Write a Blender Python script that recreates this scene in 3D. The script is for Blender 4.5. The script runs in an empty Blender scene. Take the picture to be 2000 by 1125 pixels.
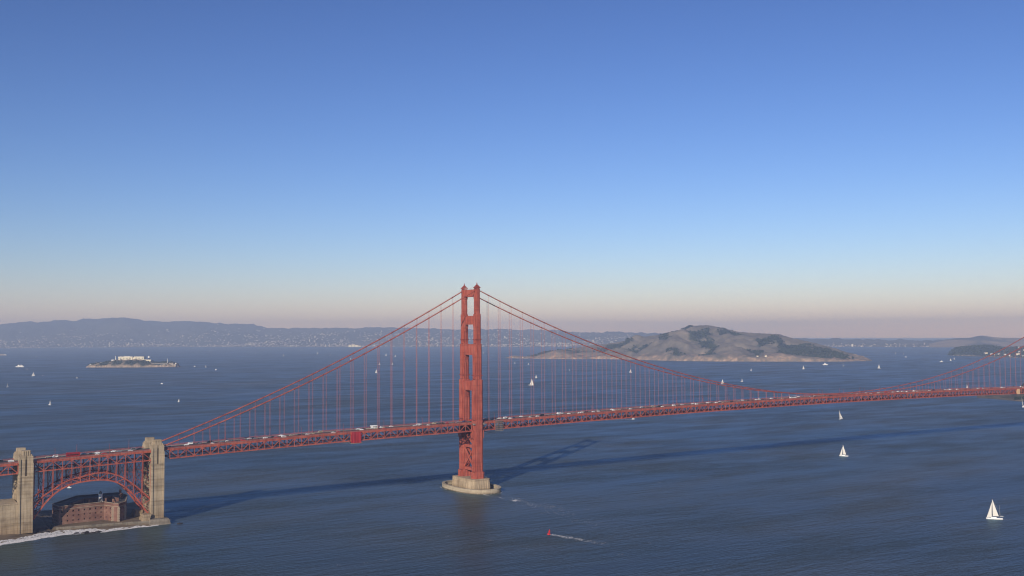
import bpy, bmesh, math, random
import numpy as np
from mathutils import Vector, Matrix, noise

R_ = math.radians
random.seed(11)
rng = np.random.default_rng(5)
scene = bpy.context.scene
COL = scene.collection

# ------------------------------------------------------------------ camera
cam_d = bpy.data.cameras.new('camera')
cam = bpy.data.objects.new('camera', cam_d)
COL.objects.link(cam)
cam_d.sensor_fit = 'HORIZONTAL'
cam_d.sensor_width = 36.0
cam_d.lens = 36.0 * 2029.61 / 2000.0
cam_d.clip_start = 1.0
cam_d.clip_end = 90000.0
YAW, PIT, ROL = R_(33.4126), R_(2.5745), R_(-0.2604)
fwd = Vector((math.sin(YAW) * math.cos(PIT), math.cos(YAW) * math.cos(PIT), math.sin(PIT)))
rgt = fwd.cross(Vector((0, 0, 1))).normalized()
upv = rgt.cross(fwd)
r2 = rgt * math.cos(ROL) + upv * math.sin(ROL)
u2 = -rgt * math.sin(ROL) + upv * math.cos(ROL)
cam.matrix_world = Matrix(((r2.x, u2.x, -fwd.x, -604.485), (r2.y, u2.y, -fwd.y, -1001.083),
                           (r2.z, u2.z, -fwd.z, 171.794), (0, 0, 0, 1)))
scene.camera = cam

# ------------------------------------------------------------------ sky, sun, exposure
SUN_EL = R_(22.1)
LIGHT = Vector((0.789 * math.cos(SUN_EL), 0.615 * math.cos(SUN_EL), -math.sin(SUN_EL)))
world = bpy.data.worlds.new('World')
scene.world = world
world.use_nodes = True
wn = world.node_tree
wn.nodes.clear()
sky = wn.nodes.new('ShaderNodeTexSky')
sky.sky_type = 'NISHITA'
sky.sun_disc = False
sky.sun_elevation = SUN_EL
sky.sun_rotation = math.atan2(-LIGHT.x, -LIGHT.y)
sky.altitude = 0.0
sky.air_density = 1.0
sky.dust_density = 0.0
sky.ozone_density = 7.5
bgn = wn.nodes.new('ShaderNodeBackground')
bgn.inputs['Strength'].default_value = 0.105
wo = wn.nodes.new('ShaderNodeOutputWorld')
tint = wn.nodes.new('ShaderNodeMixRGB')
tint.blend_type = 'MULTIPLY'
tint.inputs['Fac'].default_value = 1.0
tint.inputs['Color2'].default_value = (0.76, 0.452, 0.385, 1)
gam = wn.nodes.new('ShaderNodeGamma')
gam.inputs['Gamma'].default_value = 1.5
wn.links.new(sky.outputs[0], gam.inputs['Color'])
wn.links.new(gam.outputs[0], tint.inputs['Color1'])
wn.links.new(tint.outputs[0], bgn.inputs[0])
wn.links.new(bgn.outputs[0], wo.inputs[0])
sun_d = bpy.data.lights.new('sun', 'SUN')
sun_d.energy = 4.8
sun_d.angle = R_(0.53)
sun_d.color = (1.0, 0.90, 0.78)
sun = bpy.data.objects.new('sun', sun_d)
COL.objects.link(sun)
sun.rotation_euler = LIGHT.to_track_quat('-Z', 'Y').to_euler()
sun.location = (-900, -900, 700)
vs = scene.view_settings
vs.view_transform = 'Standard'
vs.look = 'None'
vs.exposure = 0.0
vs.gamma = 1.0
vs.use_curve_mapping = False
scene.cycles.max_bounces = 6
scene.cycles.diffuse_bounces = 2
scene.cycles.glossy_bounces = 2
scene.cycles.volume_bounces = 0
scene.cycles.use_denoising = True
scene.cycles.filter_width = 1.15

# ------------------------------------------------------------------ tagging helpers
def tag(o, label=None, cat=None, group=None, kind=None):
    if label: o['label'] = label
    if cat: o['category'] = cat
    if group: o['group'] = group
    if kind: o['kind'] = kind
    return o

def empty(name, loc=(0, 0, 0), rz=0.0, parent=None):
    o = bpy.data.objects.new(name, None)
    o.empty_display_size = 1.0
    o.location = loc
    o.rotation_euler = (0, 0, rz)
    COL.objects.link(o)
    if parent: o.parent = parent
    return o

def link(name, mesh, parent=None):
    o = bpy.data.objects.new(name, mesh)
    COL.objects.link(o)
    if parent: o.parent = parent
    return o

def copy_tree(o, parent=None):
    c = o.copy()
    COL.objects.link(c)
    c.parent = parent
    for ch in list(o.children):
        copy_tree(ch, c)
    return c

class MB:
    """collects vertices and faces of one mesh"""
    def __init__(s):
        s.v, s.f, s.m = [], [], []
    def add(s, verts, faces, mi=0):
        b = len(s.v)
        s.v.extend(tuple(p) for p in verts)
        for f in faces:
            s.f.append(tuple(i + b for i in f)); s.m.append(mi)
        return s
    def box(s, x0, x1, y0, y1, z0, z1, mi=0):
        return s.add([(x0, y0, z0), (x1, y0, z0), (x1, y1, z0), (x0, y1, z0), (x0, y0, z1), (x1, y0, z1), (x1, y1, z1), (x0, y1, z1)],
                     [(0, 3, 2, 1), (4, 5, 6, 7), (0, 1, 5, 4), (1, 2, 6, 5), (2, 3, 7, 6), (3, 0, 4, 7)], mi)
    def frustum(s, b, t, z0, z1, mi=0):
        """b, t = (x0,x1,y0,y1) bottom and top rectangles"""
        return s.add([(b[0], b[2], z0), (b[1], b[2], z0), (b[1], b[3], z0), (b[0], b[3], z0), (t[0], t[2], z1), (t[1], t[2], z1), (t[1], t[3], z1), (t[0], t[3], z1)],
                     [(0, 3, 2, 1), (4, 5, 6, 7), (0, 1, 5, 4), (1, 2, 6, 5), (2, 3, 7, 6), (3, 0, 4, 7)], mi)
    def beam(s, a, b, w, h, mi=0):
        """box section beam from a to b, w = horizontal width, h = other size"""
        a, b = Vector(a), Vector(b)
        d = (b - a).normalized()
        side = d.cross(Vector((0, 0, 1)))
        if side.length < 1e-4: side = Vector((1, 0, 0))
        side.normalize()
        up = side.cross(d)
        side, up = side * w / 2, up * h / 2
        vs_ = [a - side - up, a + side - up, a + side + up, a - side + up, b - side - up, b + side - up, b + side + up, b - side + up]
        return s.add(vs_, [(0, 1, 2, 3), (7, 6, 5, 4), (0, 4, 5, 1), (1, 5, 6, 2), (2, 6, 7, 3), (3, 7, 4, 0)], mi)
    def tube(s, pts, r, n=6, mi=0, cap=True):
        pts = [Vector(p) for p in pts]
        rr = r if isinstance(r, (list, tuple)) else [r] * len(pts)
        b = len(s.v)
        for i, p in enumerate(pts):
            d = (pts[min(i + 1, len(pts) - 1)] - pts[max(i - 1, 0)]).normalized()
            sd = d.cross(Vector((0, 0, 1)))
            if sd.length < 1e-4: sd = Vector((1, 0, 0))
            sd.normalize(); up = sd.cross(d)
            for k in range(n):
                a = 2 * math.pi * k / n
                s.v.append(tuple(p + (sd * math.cos(a) + up * math.sin(a)) * rr[i]))
        for i in range(len(pts) - 1):
            for k in range(n):
                k2 = (k + 1) % n
                s.f.append((b + i * n + k, b + i * n + k2, b + (i + 1) * n + k2, b + (i + 1) * n + k)); s.m.append(mi)
        if cap:
            s.f.append(tuple(b + k for k in range(n))[::-1]); s.m.append(mi)
            s.f.append(tuple(b + (len(pts) - 1) * n + k for k in range(n))); s.m.append(mi)
        return s
    def lathe(s, prof, n=12, c=(0, 0), mi=0):
        b = len(s.v)
        for r, z in prof:
            for k in range(n):
                a = 2 * math.pi * k / n
                s.v.append((c[0] + r * math.cos(a), c[1] + r * math.sin(a), z))
        for i in range(len(prof) - 1):
            for k in range(n):
                k2 = (k + 1) % n
                s.f.append((b + i * n + k, b + i * n + k2, b + (i + 1) * n + k2, b + (i + 1) * n + k)); s.m.append(mi)
        s.f.append(tuple(b + k for k in range(n))[::-1]); s.m.append(mi)
        s.f.append(tuple(b + (len(prof) - 1) * n + k for k in range(n))); s.m.append(mi)
        return s
    def prism(s, poly, z0, z1, mi=0):
        n = len(poly); b = len(s.v)
        s.v += [(x, y, z0) for x, y in poly] + [(x, y, z1) for x, y in poly]
        s.f.append(tuple(b + i for i in range(n))[::-1]); s.m.append(mi)
        s.f.append(tuple(b + n + i for i in range(n))); s.m.append(mi)
        for i in range(n):
            j = (i + 1) % n
            s.f.append((b + i, b + j, b + n + j, b + n + i)); s.m.append(mi)
        return s
    def mesh(s, name, mats, smooth=False):
        me = bpy.data.meshes.new(name)
        me.from_pydata(s.v, [], s.f)
        for m in (mats if isinstance(mats, (list, tuple)) else [mats]): me.materials.append(m)
        if any(s.m): me.polygons.foreach_set('material_index', s.m)
        if smooth: me.polygons.foreach_set('use_smooth', [True] * len(me.polygons))
        me.update()
        return me
    def build(s, name, mats, parent=None, smooth=False):
        return link(name, s.mesh(name, mats, smooth), parent)

# ------------------------------------------------------------------ material helpers
def new_mat(name):
    m = bpy.data.materials.new(name)
    m.use_nodes = True
    nt = m.node_tree
    return m, nt, nt.nodes['Principled BSDF']

def nd(nt, typ, **kw):
    n = nt.nodes.new(typ)
    for k, v in kw.items():
        if k in ('operation', 'blend_type', 'data_type', 'attribute_name', 'noise_dimensions', 'interpolation_type', 'wave_type', 'bands_direction', 'clamp'):
            setattr(n, k, v)
        else:
            n.inputs[k].default_value = v
    return n

def pos_scaled(nt, sx, sy, sz, rot=0.0):
    g = nt.nodes.new('ShaderNodeNewGeometry')
    mp = nt.nodes.new('ShaderNodeMapping')
    mp.inputs['Scale'].default_value = (sx, sy, sz)
    mp.inputs['Rotation'].default_value = (0, 0, rot)
    nt.links.new(g.outputs['Position'], mp.inputs['Vector'])
    return mp.outputs['Vector']

def noise_tex(nt, vec, scale=1.0, detail=4.0, rough=0.55):
    n = nt.nodes.new('ShaderNodeTexNoise')
    n.inputs['Scale'].default_value = scale
    n.inputs['Detail'].default_value = detail
    n.inputs['Roughness'].default_value = rough
    nt.links.new(vec, n.inputs['Vector'])
    return n.outputs['Fac']

def ramp(nt, fac, stops):
    r = nt.nodes.new('ShaderNodeValToRGB')
    el = r.color_ramp.elements
    while len(el) < len(stops): el.new(0.5)
    for e, (p, c) in zip(el, stops):
        e.position = p; e.color = (c[0], c[1], c[2], 1)
    nt.links.new(fac, r.inputs['Fac'])
    return r.outputs['Color']

def simple(name, col, rough=0.6, metal=0.0, var=0.0, vscale=0.5, stretch=(1, 1, 1)):
    m, nt, p = new_mat(name)
    p.inputs['Roughness'].default_value = rough
    p.inputs['Metallic'].default_value = metal
    if var > 0:
        f = noise_tex(nt, pos_scaled(nt, *[vscale * k for k in stretch]), 1.0, 5.0)
        lo = [c * (1 - var) for c in col]; hi = [min(1, c * (1 + var)) for c in col]
        nt.links.new(ramp(nt, f, [(0.3, lo), (0.7, hi)]), p.inputs['Base Color'])
    else:
        p.inputs['Base Color'].default_value = (*col, 1)
    return m

M = {}
def paint(name, base, dark, pale):
    """weathered bridge paint: blotches, rain streaks, faint plate seams"""
    m, nt, p = new_mat(name)
    p.inputs['Roughness'].default_value = 0.6
    n1 = noise_tex(nt, pos_scaled(nt, 0.16, 0.16, 0.10), 1.0, 5.0, 0.6)
    n2 = noise_tex(nt, pos_scaled(nt, 1.1, 1.1, 0.05), 1.0, 4.0, 0.6)
    n3 = noise_tex(nt, pos_scaled(nt, 0.02, 0.02, 0.42), 1.0, 2.0, 0.5)
    c = ramp(nt, n1, [(0.32, dark), (0.5, base), (0.68, pale)])
    mx = nd(nt, 'ShaderNodeMixRGB', blend_type='MULTIPLY', Fac=1.0)
    nt.links.new(c, mx.inputs['Color1']); nt.links.new(ramp(nt, n2, [(0.36, (0.58, 0.54, 0.54)), (0.56, (1, 1, 1))]), mx.inputs['Color2'])
    mx2 = nd(nt, 'ShaderNodeMixRGB', blend_type='MULTIPLY', Fac=0.6)
    nt.links.new(mx.outputs[0], mx2.inputs['Color1']); nt.links.new(ramp(nt, n3, [(0.36, (0.74, 0.70, 0.70)), (0.5, (1, 1, 1))]), mx2.inputs['Color2'])
    nt.links.new(mx2.outputs[0], p.inputs['Base Color'])
    return m
M['orange'] = paint('orange_paint', (0.43, 0.098, 0.058), (0.34, 0.070, 0.043), (0.48, 0.135, 0.088))
M['orange_dk'] = paint('weathered_orange_paint', (0.32, 0.062, 0.038), (0.22, 0.042, 0.028), (0.37, 0.085, 0.055))
M['rope'] = simple('painted_wire_rope', (0.36, 0.085, 0.060), 0.6)
M['asphalt'] = simple('asphalt', (0.055, 0.055, 0.06), 0.85, var=0.2, vscale=0.3)
M['walk'] = simple('sidewalk_concrete', (0.30, 0.27, 0.24), 0.85, var=0.15, vscale=0.5)
M['white'] = simple('white_paint', (0.80, 0.79, 0.76), 0.45)
M['sail'] = simple('sailcloth', (0.70, 0.67, 0.60), 0.8)
M['glass'] = simple('dark_glass', (0.02, 0.025, 0.03), 0.08)
M['tyre'] = simple('rubber', (0.02, 0.02, 0.02), 0.8)
M['redtarp'] = simple('red_tarpaulin', (0.33, 0.013, 0.024), 0.7, var=0.3, vscale=0.6, stretch=(2.5, 1, 0.15))
M['beigetarp'] = simple('beige_tarpaulin', (0.62, 0.40, 0.22), 0.75, var=0.15, vscale=0.5)
M['steel'] = simple('galvanised_steel', (0.30, 0.29, 0.27), 0.5, metal=0.3, var=0.2, vscale=2.0)
M['plank'] = simple('scaffold_planks', (0.36, 0.27, 0.17), 0.85, var=0.2, vscale=1.5)
M['redbuoy'] = simple('red_buoy_paint', (0.62, 0.02, 0.02), 0.4)
M['slate'] = simple('slate_roof', (0.09, 0.085, 0.085), 0.7, var=0.2, vscale=0.2)
M['tileroof'] = simple('terracotta_roof', (0.26, 0.12, 0.075), 0.8, var=0.2, vscale=0.2)
M['cream'] = simple('cream_stucco', (0.70, 0.64, 0.48), 0.8, var=0.08, vscale=0.05)
M['pale'] = simple('pale_render', (0.62, 0.60, 0.56), 0.8, var=0.1, vscale=0.05)
M['greybuild'] = simple('weathered_concrete_building', (0.30, 0.255, 0.205), 0.85, var=0.25, vscale=0.12)
M['trunk'] = simple('bark', (0.07, 0.05, 0.035), 0.9)
M['iron'] = simple('dark_iron', (0.035, 0.035, 0.04), 0.5)

def concrete(name, base, dark, warm, stain=0.5, line=1.6, low=None):
    """board-marked concrete: lift lines every few metres, vertical rain streaks, blotches"""
    m, nt, p = new_mat(name)
    p.inputs['Roughness'].default_value = 0.88
    blot = noise_tex(nt, pos_scaled(nt, 0.09, 0.09, 0.12), 1.0, 6.0, 0.6)
    streak = noise_tex(nt, pos_scaled(nt, 0.9, 0.9, 0.035), 1.0, 5.0, 0.6)
    lift = noise_tex(nt, pos_scaled(nt, 0.01, 0.01, 0.55), 1.0, 3.0, 0.7)
    c1 = ramp(nt, blot, [(0.3, dark), (0.52, base), (0.72, warm)])
    mx = nd(nt, 'ShaderNodeMixRGB', blend_type='MULTIPLY', Fac=stain)
    nt.links.new(c1, mx.inputs['Color1'])
    nt.links.new(ramp(nt, streak, [(0.32, (0.42, 0.38, 0.33)), (0.56, (1, 1, 1))]), mx.inputs['Color2'])
    mx2 = nd(nt, 'ShaderNodeMixRGB', blend_type='MULTIPLY', Fac=0.75)
    nt.links.new(mx.outputs[0], mx2.inputs['Color1'])
    nt.links.new(ramp(nt, lift, [(0.36, (0.62, 0.58, 0.52)), (0.5, (0.95, 0.94, 0.92)), (0.66, (1, 1, 1))]), mx2.inputs['Color2'])
    out = mx2.outputs[0]
    if low:   # tide-stained foot
        g = nt.nodes.new('ShaderNodeNewGeometry'); sx = nt.nodes.new('ShaderNodeSeparateXYZ')
        nt.links.new(g.outputs['Position'], sx.inputs[0])
        ad = nd(nt, 'ShaderNodeMath', operation='MULTIPLY_ADD')
        nt.links.new(streak, ad.inputs[0]); ad.inputs[1].default_value = low[2]; nt.links.new(sx.outputs['Z'], ad.inputs[2])
        mr = nt.nodes.new('ShaderNodeMapRange')
        mr.inputs['From Min'].default_value = low[0]; mr.inputs['From Max'].default_value = low[1]
        nt.links.new(ad.outputs[0], mr.inputs['Value'])
        mx3 = nd(nt, 'ShaderNodeMixRGB', blend_type='MULTIPLY')
        inv = nd(nt, 'ShaderNodeMath', operation='SUBTRACT'); inv.inputs[0].default_value = 1.0
        nt.links.new(mr.outputs[0], inv.inputs[1]); nt.links.new(inv.outputs[0], mx3.inputs['Fac'])
        nt.links.new(out, mx3.inputs['Color1']); mx3.inputs['Color2'].default_value = (*low[3], 1)
        out = mx3.outputs[0]
    nt.links.new(out, p.inputs['Base Color'])
    bp = nt.nodes.new('ShaderNodeBump'); bp.inputs['Strength'].default_value = 0.5; bp.inputs['Distance'].default_value = 0.12
    nt.links.new(lift, bp.inputs['Height']); nt.links.new(bp.outputs[0], p.inputs['Normal'])
    return m

M['concrete'] = concrete('board_marked_concrete', (0.43, 0.345, 0.235), (0.30, 0.24, 0.165), (0.49, 0.39, 0.265), 0.55, low=(10, 26, 16.0, (0.66, 0.60, 0.54)))
M['pier'] = concrete('pier_concrete', (0.46, 0.36, 0.24), (0.34, 0.26, 0.17), (0.52, 0.41, 0.28), 0.75, low=(2.0, 7.0, 5.0, (0.45, 0.42, 0.36)))
M['fender'] = concrete('fender_concrete', (0.50, 0.42, 0.30), (0.33, 0.27, 0.19), (0.56, 0.48, 0.35), 0.35, low=(0.6, 2.4, 1.2, (0.18, 0.16, 0.12)))
M['seawall'] = concrete('sea_wall_concrete', (0.22, 0.19, 0.15), (0.10, 0.09, 0.07), (0.27, 0.235, 0.185), 0.6)

# brick for the fort
m, nt, p = new_mat('old_brick')
p.inputs['Roughness'].default_value = 0.9
a = noise_tex(nt, pos_scaled(nt, 0.12, 0.12, 0.14), 1.0, 6.0, 0.62)
b = noise_tex(nt, pos_scaled(nt, 0.22, 0.22, 0.9), 1.0, 5.0, 0.7)
c1 = ramp(nt, a, [(0.3, (0.125, 0.060, 0.046)), (0.5, (0.195, 0.098, 0.072)), (0.7, (0.28, 0.175, 0.128))])
mx = nd(nt, 'ShaderNodeMixRGB', blend_type='MIX')
nt.links.new(ramp(nt, b, [(0.60, (0, 0, 0)), (0.74, (0.8, 0.8, 0.8))]), mx.inputs['Fac'])
nt.links.new(c1, mx.inputs['Color1']); mx.inputs['Color2'].default_value = (0.36, 0.27, 0.22, 1)
nt.links.new(mx.outputs[0], p.inputs['Base Color'])
M['brick'] = m
M['granite'] = simple('granite_trim', (0.36, 0.275, 0.20), 0.85, var=0.15, vscale=0.6)
M['gravelroof'] = simple('tar_and_gravel_roof', (0.055, 0.048, 0.045), 0.95, var=0.35, vscale=0.25)
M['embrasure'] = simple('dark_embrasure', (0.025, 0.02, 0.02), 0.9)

# traced shore and ridge lines in metres: shore x, shore y, ridge x, ridge y, ridge height
ANGEL = [[3571,5415,3593,5448,2],[3584,5365,3614,5410,15],[3596,5316,3634,5372,19],[3609,5267,3655,5335,11],[3621,5218,3675,5298,12],[3633,5170,3696,5261,14],[3645,5122,3722,5233,22],[3656,5075,3758,5219,36],[3668,5027,3794,5205,43],[3679,4980,3831,5192,49],[3690,4933,3868,5178,54],[3701,4887,3905,5165,59],[3712,4841,3939,5147,65],[3743,4823,3992,5156,71],[3776,4807,4049,5167,77],[3810,4792,4105,5179,82],[3843,4777,4162,5190,88],[3877,4762,4220,5201,91],[3911,4746,4277,5212,95],[3917,4696,4308,5187,98],[3921,4644,4336,5161,102],[3924,4592,4365,5134,108],[3928,4541,4397,5112,114],[3932,4491,4429,5090,121],[3936,4441,4461,5069,133],[3937,4388,4491,5044,144],[3935,4333,4519,5017,151],[3933,4278,4546,4989,154],[3930,4224,4574,4963,158],[3928,4171,4602,4936,163],[3926,4118,4631,4911,168],[3924,4066,4659,4885,177],[3923,4015,4674,4844,189],[3921,3965,4690,4804,196],[3934,3931,4719,4780,205],[3946,3897,4749,4756,220],[3959,3863,4779,4732,235],[3971,3830,4808,4708,234],[3984,3796,4838,4685,234],[3996,3763,4865,4659,236],[4008,3730,4867,4607,231],[4021,3699,4870,4556,225],[4042,3675,4880,4514,216],[4063,3652,4890,4472,205],[4084,3629,4900,4430,196],[4105,3606,4910,4388,187],[4126,3582,4919,4347,183],[4147,3559,4928,4306,180],[4167,3536,4937,4264,178],[4188,3513,4946,4223,176],[4209,3491,4955,4183,173],[4229,3468,4961,4140,171],[4250,3445,4955,4087,170],[4271,3422,4949,4034,168],[4291,3400,4942,3981,157],[4311,3377,4935,3929,145],[4332,3355,4928,3877,137],[4354,3334,4922,3827,129],[4376,3313,4916,3777,123],[4398,3292,4909,3728,116],[4420,3271,4903,3678,108],[4442,3250,4893,3627,99],[4464,3230,4873,3568,89],[4486,3209,4852,3510,81],[4508,3188,4832,3452,72],[4535,3172,4816,3398,63],[4576,3167,4814,3356,52],[4618,3162,4812,3315,44],[4659,3156,4809,3274,38],[4701,3151,4809,3235,30],[4744,3146,4814,3200,21],[4786,3141,4818,3165,2]]
EAST = [[264,16477,515,21671,356],[360,16472,640,21665,358],[457,16467,766,21657,361],[555,16460,893,21649,363],[654,16454,1021,21641,365],[752,16446,1149,21631,367],[852,16438,1278,21621,369],[952,16430,1408,21610,371],[1053,16420,1538,21598,373],[1154,16410,1670,21585,375],[1256,16400,1802,21571,381],[1358,16389,1934,21557,390],[1461,16377,2068,21541,398],[1564,16364,2202,21525,406],[1668,16351,2335,21499,427],[1772,16337,2469,21469,449],[1877,16322,2603,21438,464],[1983,16307,2738,21406,472],[2089,16290,2873,21373,465],[2195,16273,3009,21339,468],[2302,16256,3146,21304,482],[2410,16237,3282,21269,500],[2518,16218,3420,21232,488],[2626,16198,3558,21194,480],[2735,16177,3695,21156,515],[2844,16156,3834,21116,517],[2954,16133,3973,21075,519],[3064,16110,4112,21034,532],[3174,16086,4252,20991,546],[3285,16061,4392,20947,552],[3397,16035,4533,20902,535],[3508,16009,4674,20856,514],[3620,15981,4815,20809,486],[3732,15953,4957,20761,472],[3845,15924,5099,20712,460],[3958,15894,5241,20662,454],[4071,15863,5383,20610,469],[4185,15831,5525,20558,475],[4277,15724,5646,20430,471],[4364,15602,5762,20287,463],[4450,15480,5877,20144,447],[4536,15360,5991,20002,431],[4622,15240,6105,19860,417],[4706,15120,6218,19719,407],[4791,15002,6330,19579,402],[4874,14884,6442,19439,398],[4957,14767,6553,19299,393],[5040,14651,6667,19170,341],[5122,14536,6783,19048,324],[5204,14421,6898,18926,318],[5285,14307,7013,18805,315],[5365,14194,7127,18684,316],[5445,14081,7241,18563,316],[5525,13969,7355,18443,317],[5604,13858,7468,18323,317],[5683,13748,7581,18204,317],[5761,13638,7693,18085,317],[5838,13529,7805,17966,317],[5915,13420,7916,17848,317],[5992,13313,8027,17730,317],[6068,13206,8137,17613,319],[6144,13099,8247,17495,323],[6219,12993,8357,17379,323],[6294,12888,8466,17262,318],[6368,12783,8575,17146,313],[6442,12680,8683,17030,308],[6516,12576,8791,16915,302],[6589,12474,8898,16799,297],[6661,12371,9005,16685,291],[6734,12270,9112,16570,287],[6805,12169,9218,16456,282],[6877,12069,9323,16342,278],[6947,11969,9428,16228,273],[7018,11870,9533,16115,269],[7088,11771,9637,16002,268],[7158,11673,9741,15889,266],[7227,11576,9844,15777,264],[7296,11479,9946,15665,262],[7364,11383,10049,15553,260],[7432,11287,10151,15441,257],[7500,11192,10252,15330,255],[7567,11098,10353,15219,253],[7634,11003,10453,15108,251],[7701,10910,10553,14997,248],[7767,10817,10652,14887,241],[7833,10724,10751,14777,234],[7898,10633,10849,14668,228],[7963,10541,10905,14502,215],[8028,10450,10954,14329,201],[8092,10360,11001,14157,196],[8156,10270,11046,13985,201],[8219,10180,11091,13815,205],[8283,10092,11133,13646,206],[8346,10003,11175,13478,208],[8408,9915,11215,13311,203],[8470,9828,11253,13145,191],[8532,9741,11290,12980,184],[8594,9654,11326,12816,180],[8655,9568,11361,12653,175],[8716,9483,11394,12492,167],[8776,9398,11435,12341,159],[8836,9313,11480,12197,151],[8896,9229,11524,12055,144],[8956,9145,11566,11913,137],[9015,9062,11608,11772,133],[9074,8979,11649,11631,129],[9132,8897,11689,11492,125],[9191,8815,11727,11354,120],[9249,8733,11765,11216,116],[9306,8652,11801,11080,112],[9364,8572,11837,10944,108],[9421,8491,11872,10809,104],[9477,8412,11905,10675,100],[9534,8332,11938,10542,96],[9590,8253,11969,10410,93],[9646,8175,12000,10279,89],[9701,8097,12029,10149,85],[9757,8019,12058,10020,81],[9812,7942,12089,9894,78],[9866,7865,12157,9802,76],[9921,7788,12225,9710,74],[9975,7712,12292,9618,72],[10029,7636,12358,9526,70],[10082,7561,12425,9435,68],[10136,7486,12491,9344,66],[10189,7411,12556,9254,64],[10241,7337,12621,9164,62],[10294,7263,12685,9074,59],[10346,7190,12750,8985,57],[10398,7117,12813,8896,54],[10450,7044,12877,8808,52],[10501,6972,12939,8720,50],[10553,6900,13002,8632,49],[10603,6828,13064,8544,49],[10654,6757,13126,8457,49],[10705,6686,13187,8371,49],[10755,6615,13248,8284,53],[10805,6545,13308,8198,57],[10854,6475,13368,8113,60],[10904,6406,13428,8027,64],[10953,6336,13487,7942,66],[11002,6267,13546,7858,68],[11051,6199,13604,7773,70],[11099,6131,13662,7690,72],[11148,6063,13720,7606,74],[11196,5995,13777,7523,76],[11243,5928,13834,7440,77],[11291,5861,13891,7358,77],[11338,5795,13947,7276,77],[11385,5728,14003,7194,77],[11432,5663,14058,7113,76],[11479,5597,14113,7032,76],[11525,5532,14168,6952,76],[11572,5467,14222,6871,76],[11618,5402,14276,6792,75],[11663,5338,14330,6712,75],[11709,5274,14383,6633,75],[11754,5210,14436,6554,75],[11799,5146,14489,6476,74],[11844,5083,14541,6398,74]]
TAN = [[10241,6524,11556,7435,24],[10272,6478,11591,7384,42],[10303,6433,11626,7333,59],[10334,6388,11661,7282,74],[10364,6342,11695,7231,87],[10394,6297,11729,7180,97],[10424,6252,11763,7129,102],[10454,6207,11796,7078,102],[10483,6162,11829,7028,102],[10512,6117,11861,6977,119],[10541,6072,11894,6926,131],[10569,6026,11926,6875,130],[10597,5982,11957,6825,120],[10625,5937,11988,6775,110],[10653,5892,12019,6725,107],[10680,5847,12050,6675,105],[10707,5802,12080,6624,102],[10734,5758,12110,6574,100],[10760,5713,12139,6524,97],[10787,5668,12169,6475,95],[10813,5624,12198,6425,96],[10838,5580,12227,6375,96],[10864,5535,12255,6325,97],[10889,5491,12283,6276,98],[10913,5447,12311,6226,98],[10938,5403,12339,6177,99],[10962,5359,12366,6127,100],[10986,5315,12393,6078,100],[11010,5271,12419,6029,98],[11034,5227,12446,5980,95],[11057,5184,12472,5931,93],[11080,5140,12498,5882,91],[11103,5097,12523,5833,89],[11125,5053,12548,5785,86],[11147,5010,12573,5736,84],[11169,4967,12598,5688,82],[11191,4924,12622,5640,80],[11213,4881,12646,5592,78],[11234,4838,12670,5543,76],[11255,4795,12693,5496,73]]
BELV = [[6490,3746,6548,3785,2],[6478,3708,6649,3821,38],[6466,3670,6751,3857,54],[6454,3632,6764,3835,58],[6442,3595,6771,3808,62],[6430,3559,6779,3783,65],[6418,3522,6786,3757,67],[6390,3475,6777,3721,69],[6354,3424,6760,3681,70],[6319,3374,6744,3641,72],[6284,3324,6729,3602,74],[6250,3276,6714,3563,72],[6216,3228,6700,3525,71],[6207,3195,6710,3503,65],[6199,3164,6712,3476,57],[6190,3132,6707,3445,56],[6182,3101,6703,3414,56],[6174,3070,6698,3383,58],[6152,3031,6679,3344,61],[6096,2973,6627,3285,64],[6042,2915,6576,3228,67],[6014,2874,6551,3186,69],[6016,2850,6556,3162,71],[6017,2827,6561,3139,72],[6019,2804,6567,3116,74],[6021,2781,6572,3092,75],[6023,2758,6577,3069,77],[6025,2735,6582,3046,79],[6027,2712,6588,3023,80],[6029,2689,6593,3000,82],[6031,2667,6598,2978,82],[6033,2645,6603,2955,81],[6035,2622,6608,2933,81],[6036,2600,6613,2910,81],[6038,2578,6619,2888,81],[6040,2556,6624,2866,80],[6042,2534,6629,2844,80],[6044,2513,6634,2822,80],[6046,2491,6639,2800,79],[6047,2470,6644,2778,79],[6049,2448,6649,2757,79],[6051,2427,6654,2735,79],[6053,2406,6660,2714,78],[6055,2385,6665,2692,78],[6056,2364,6670,2671,78],[6058,2343,6675,2650,78],[6060,2322,6680,2629,77],[6061,2302,6685,2608,77],[6063,2281,6690,2587,77],[6065,2261,6695,2566,77]]
LIME = [[1933,621,1983,653,2],[1929,607,1995,650,2],[1925,594,2008,646,2],[1921,581,2020,643,2],[1917,568,2033,640,2],[1911,554,2043,635,2],[1905,539,2053,630,2],[1898,525,2063,625,2],[1891,510,2073,620,2],[1888,498,2086,617,2],[1886,487,2089,608,12],[1884,476,2092,599,24],[1882,465,2096,590,29],[1879,453,2097,580,32],[1874,440,2098,569,36],[1869,428,2099,559,39],[1865,416,2100,549,43],[1860,404,2100,539,46],[1856,392,2102,529,49],[1854,381,2104,520,50],[1851,370,2107,511,52],[1848,359,2110,502,53],[1845,349,2112,494,55],[1843,338,2115,485,56],[1840,327,2118,476,58],[1837,317,2121,468,59],[1835,307,2123,459,60],[1832,296,2126,451,62],[1830,286,2129,442,63],[1827,276,2132,434,65],[1824,266,2135,426,66],[1822,256,2138,417,67],[1819,246,2141,409,69],[1817,236,2144,401,70],[1815,227,2147,393,72],[1812,217,2150,385,73],[1810,208,2153,377,74],[1807,198,2157,369,76],[1805,189,2160,361,77],[1803,179,2163,353,78]]
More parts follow.
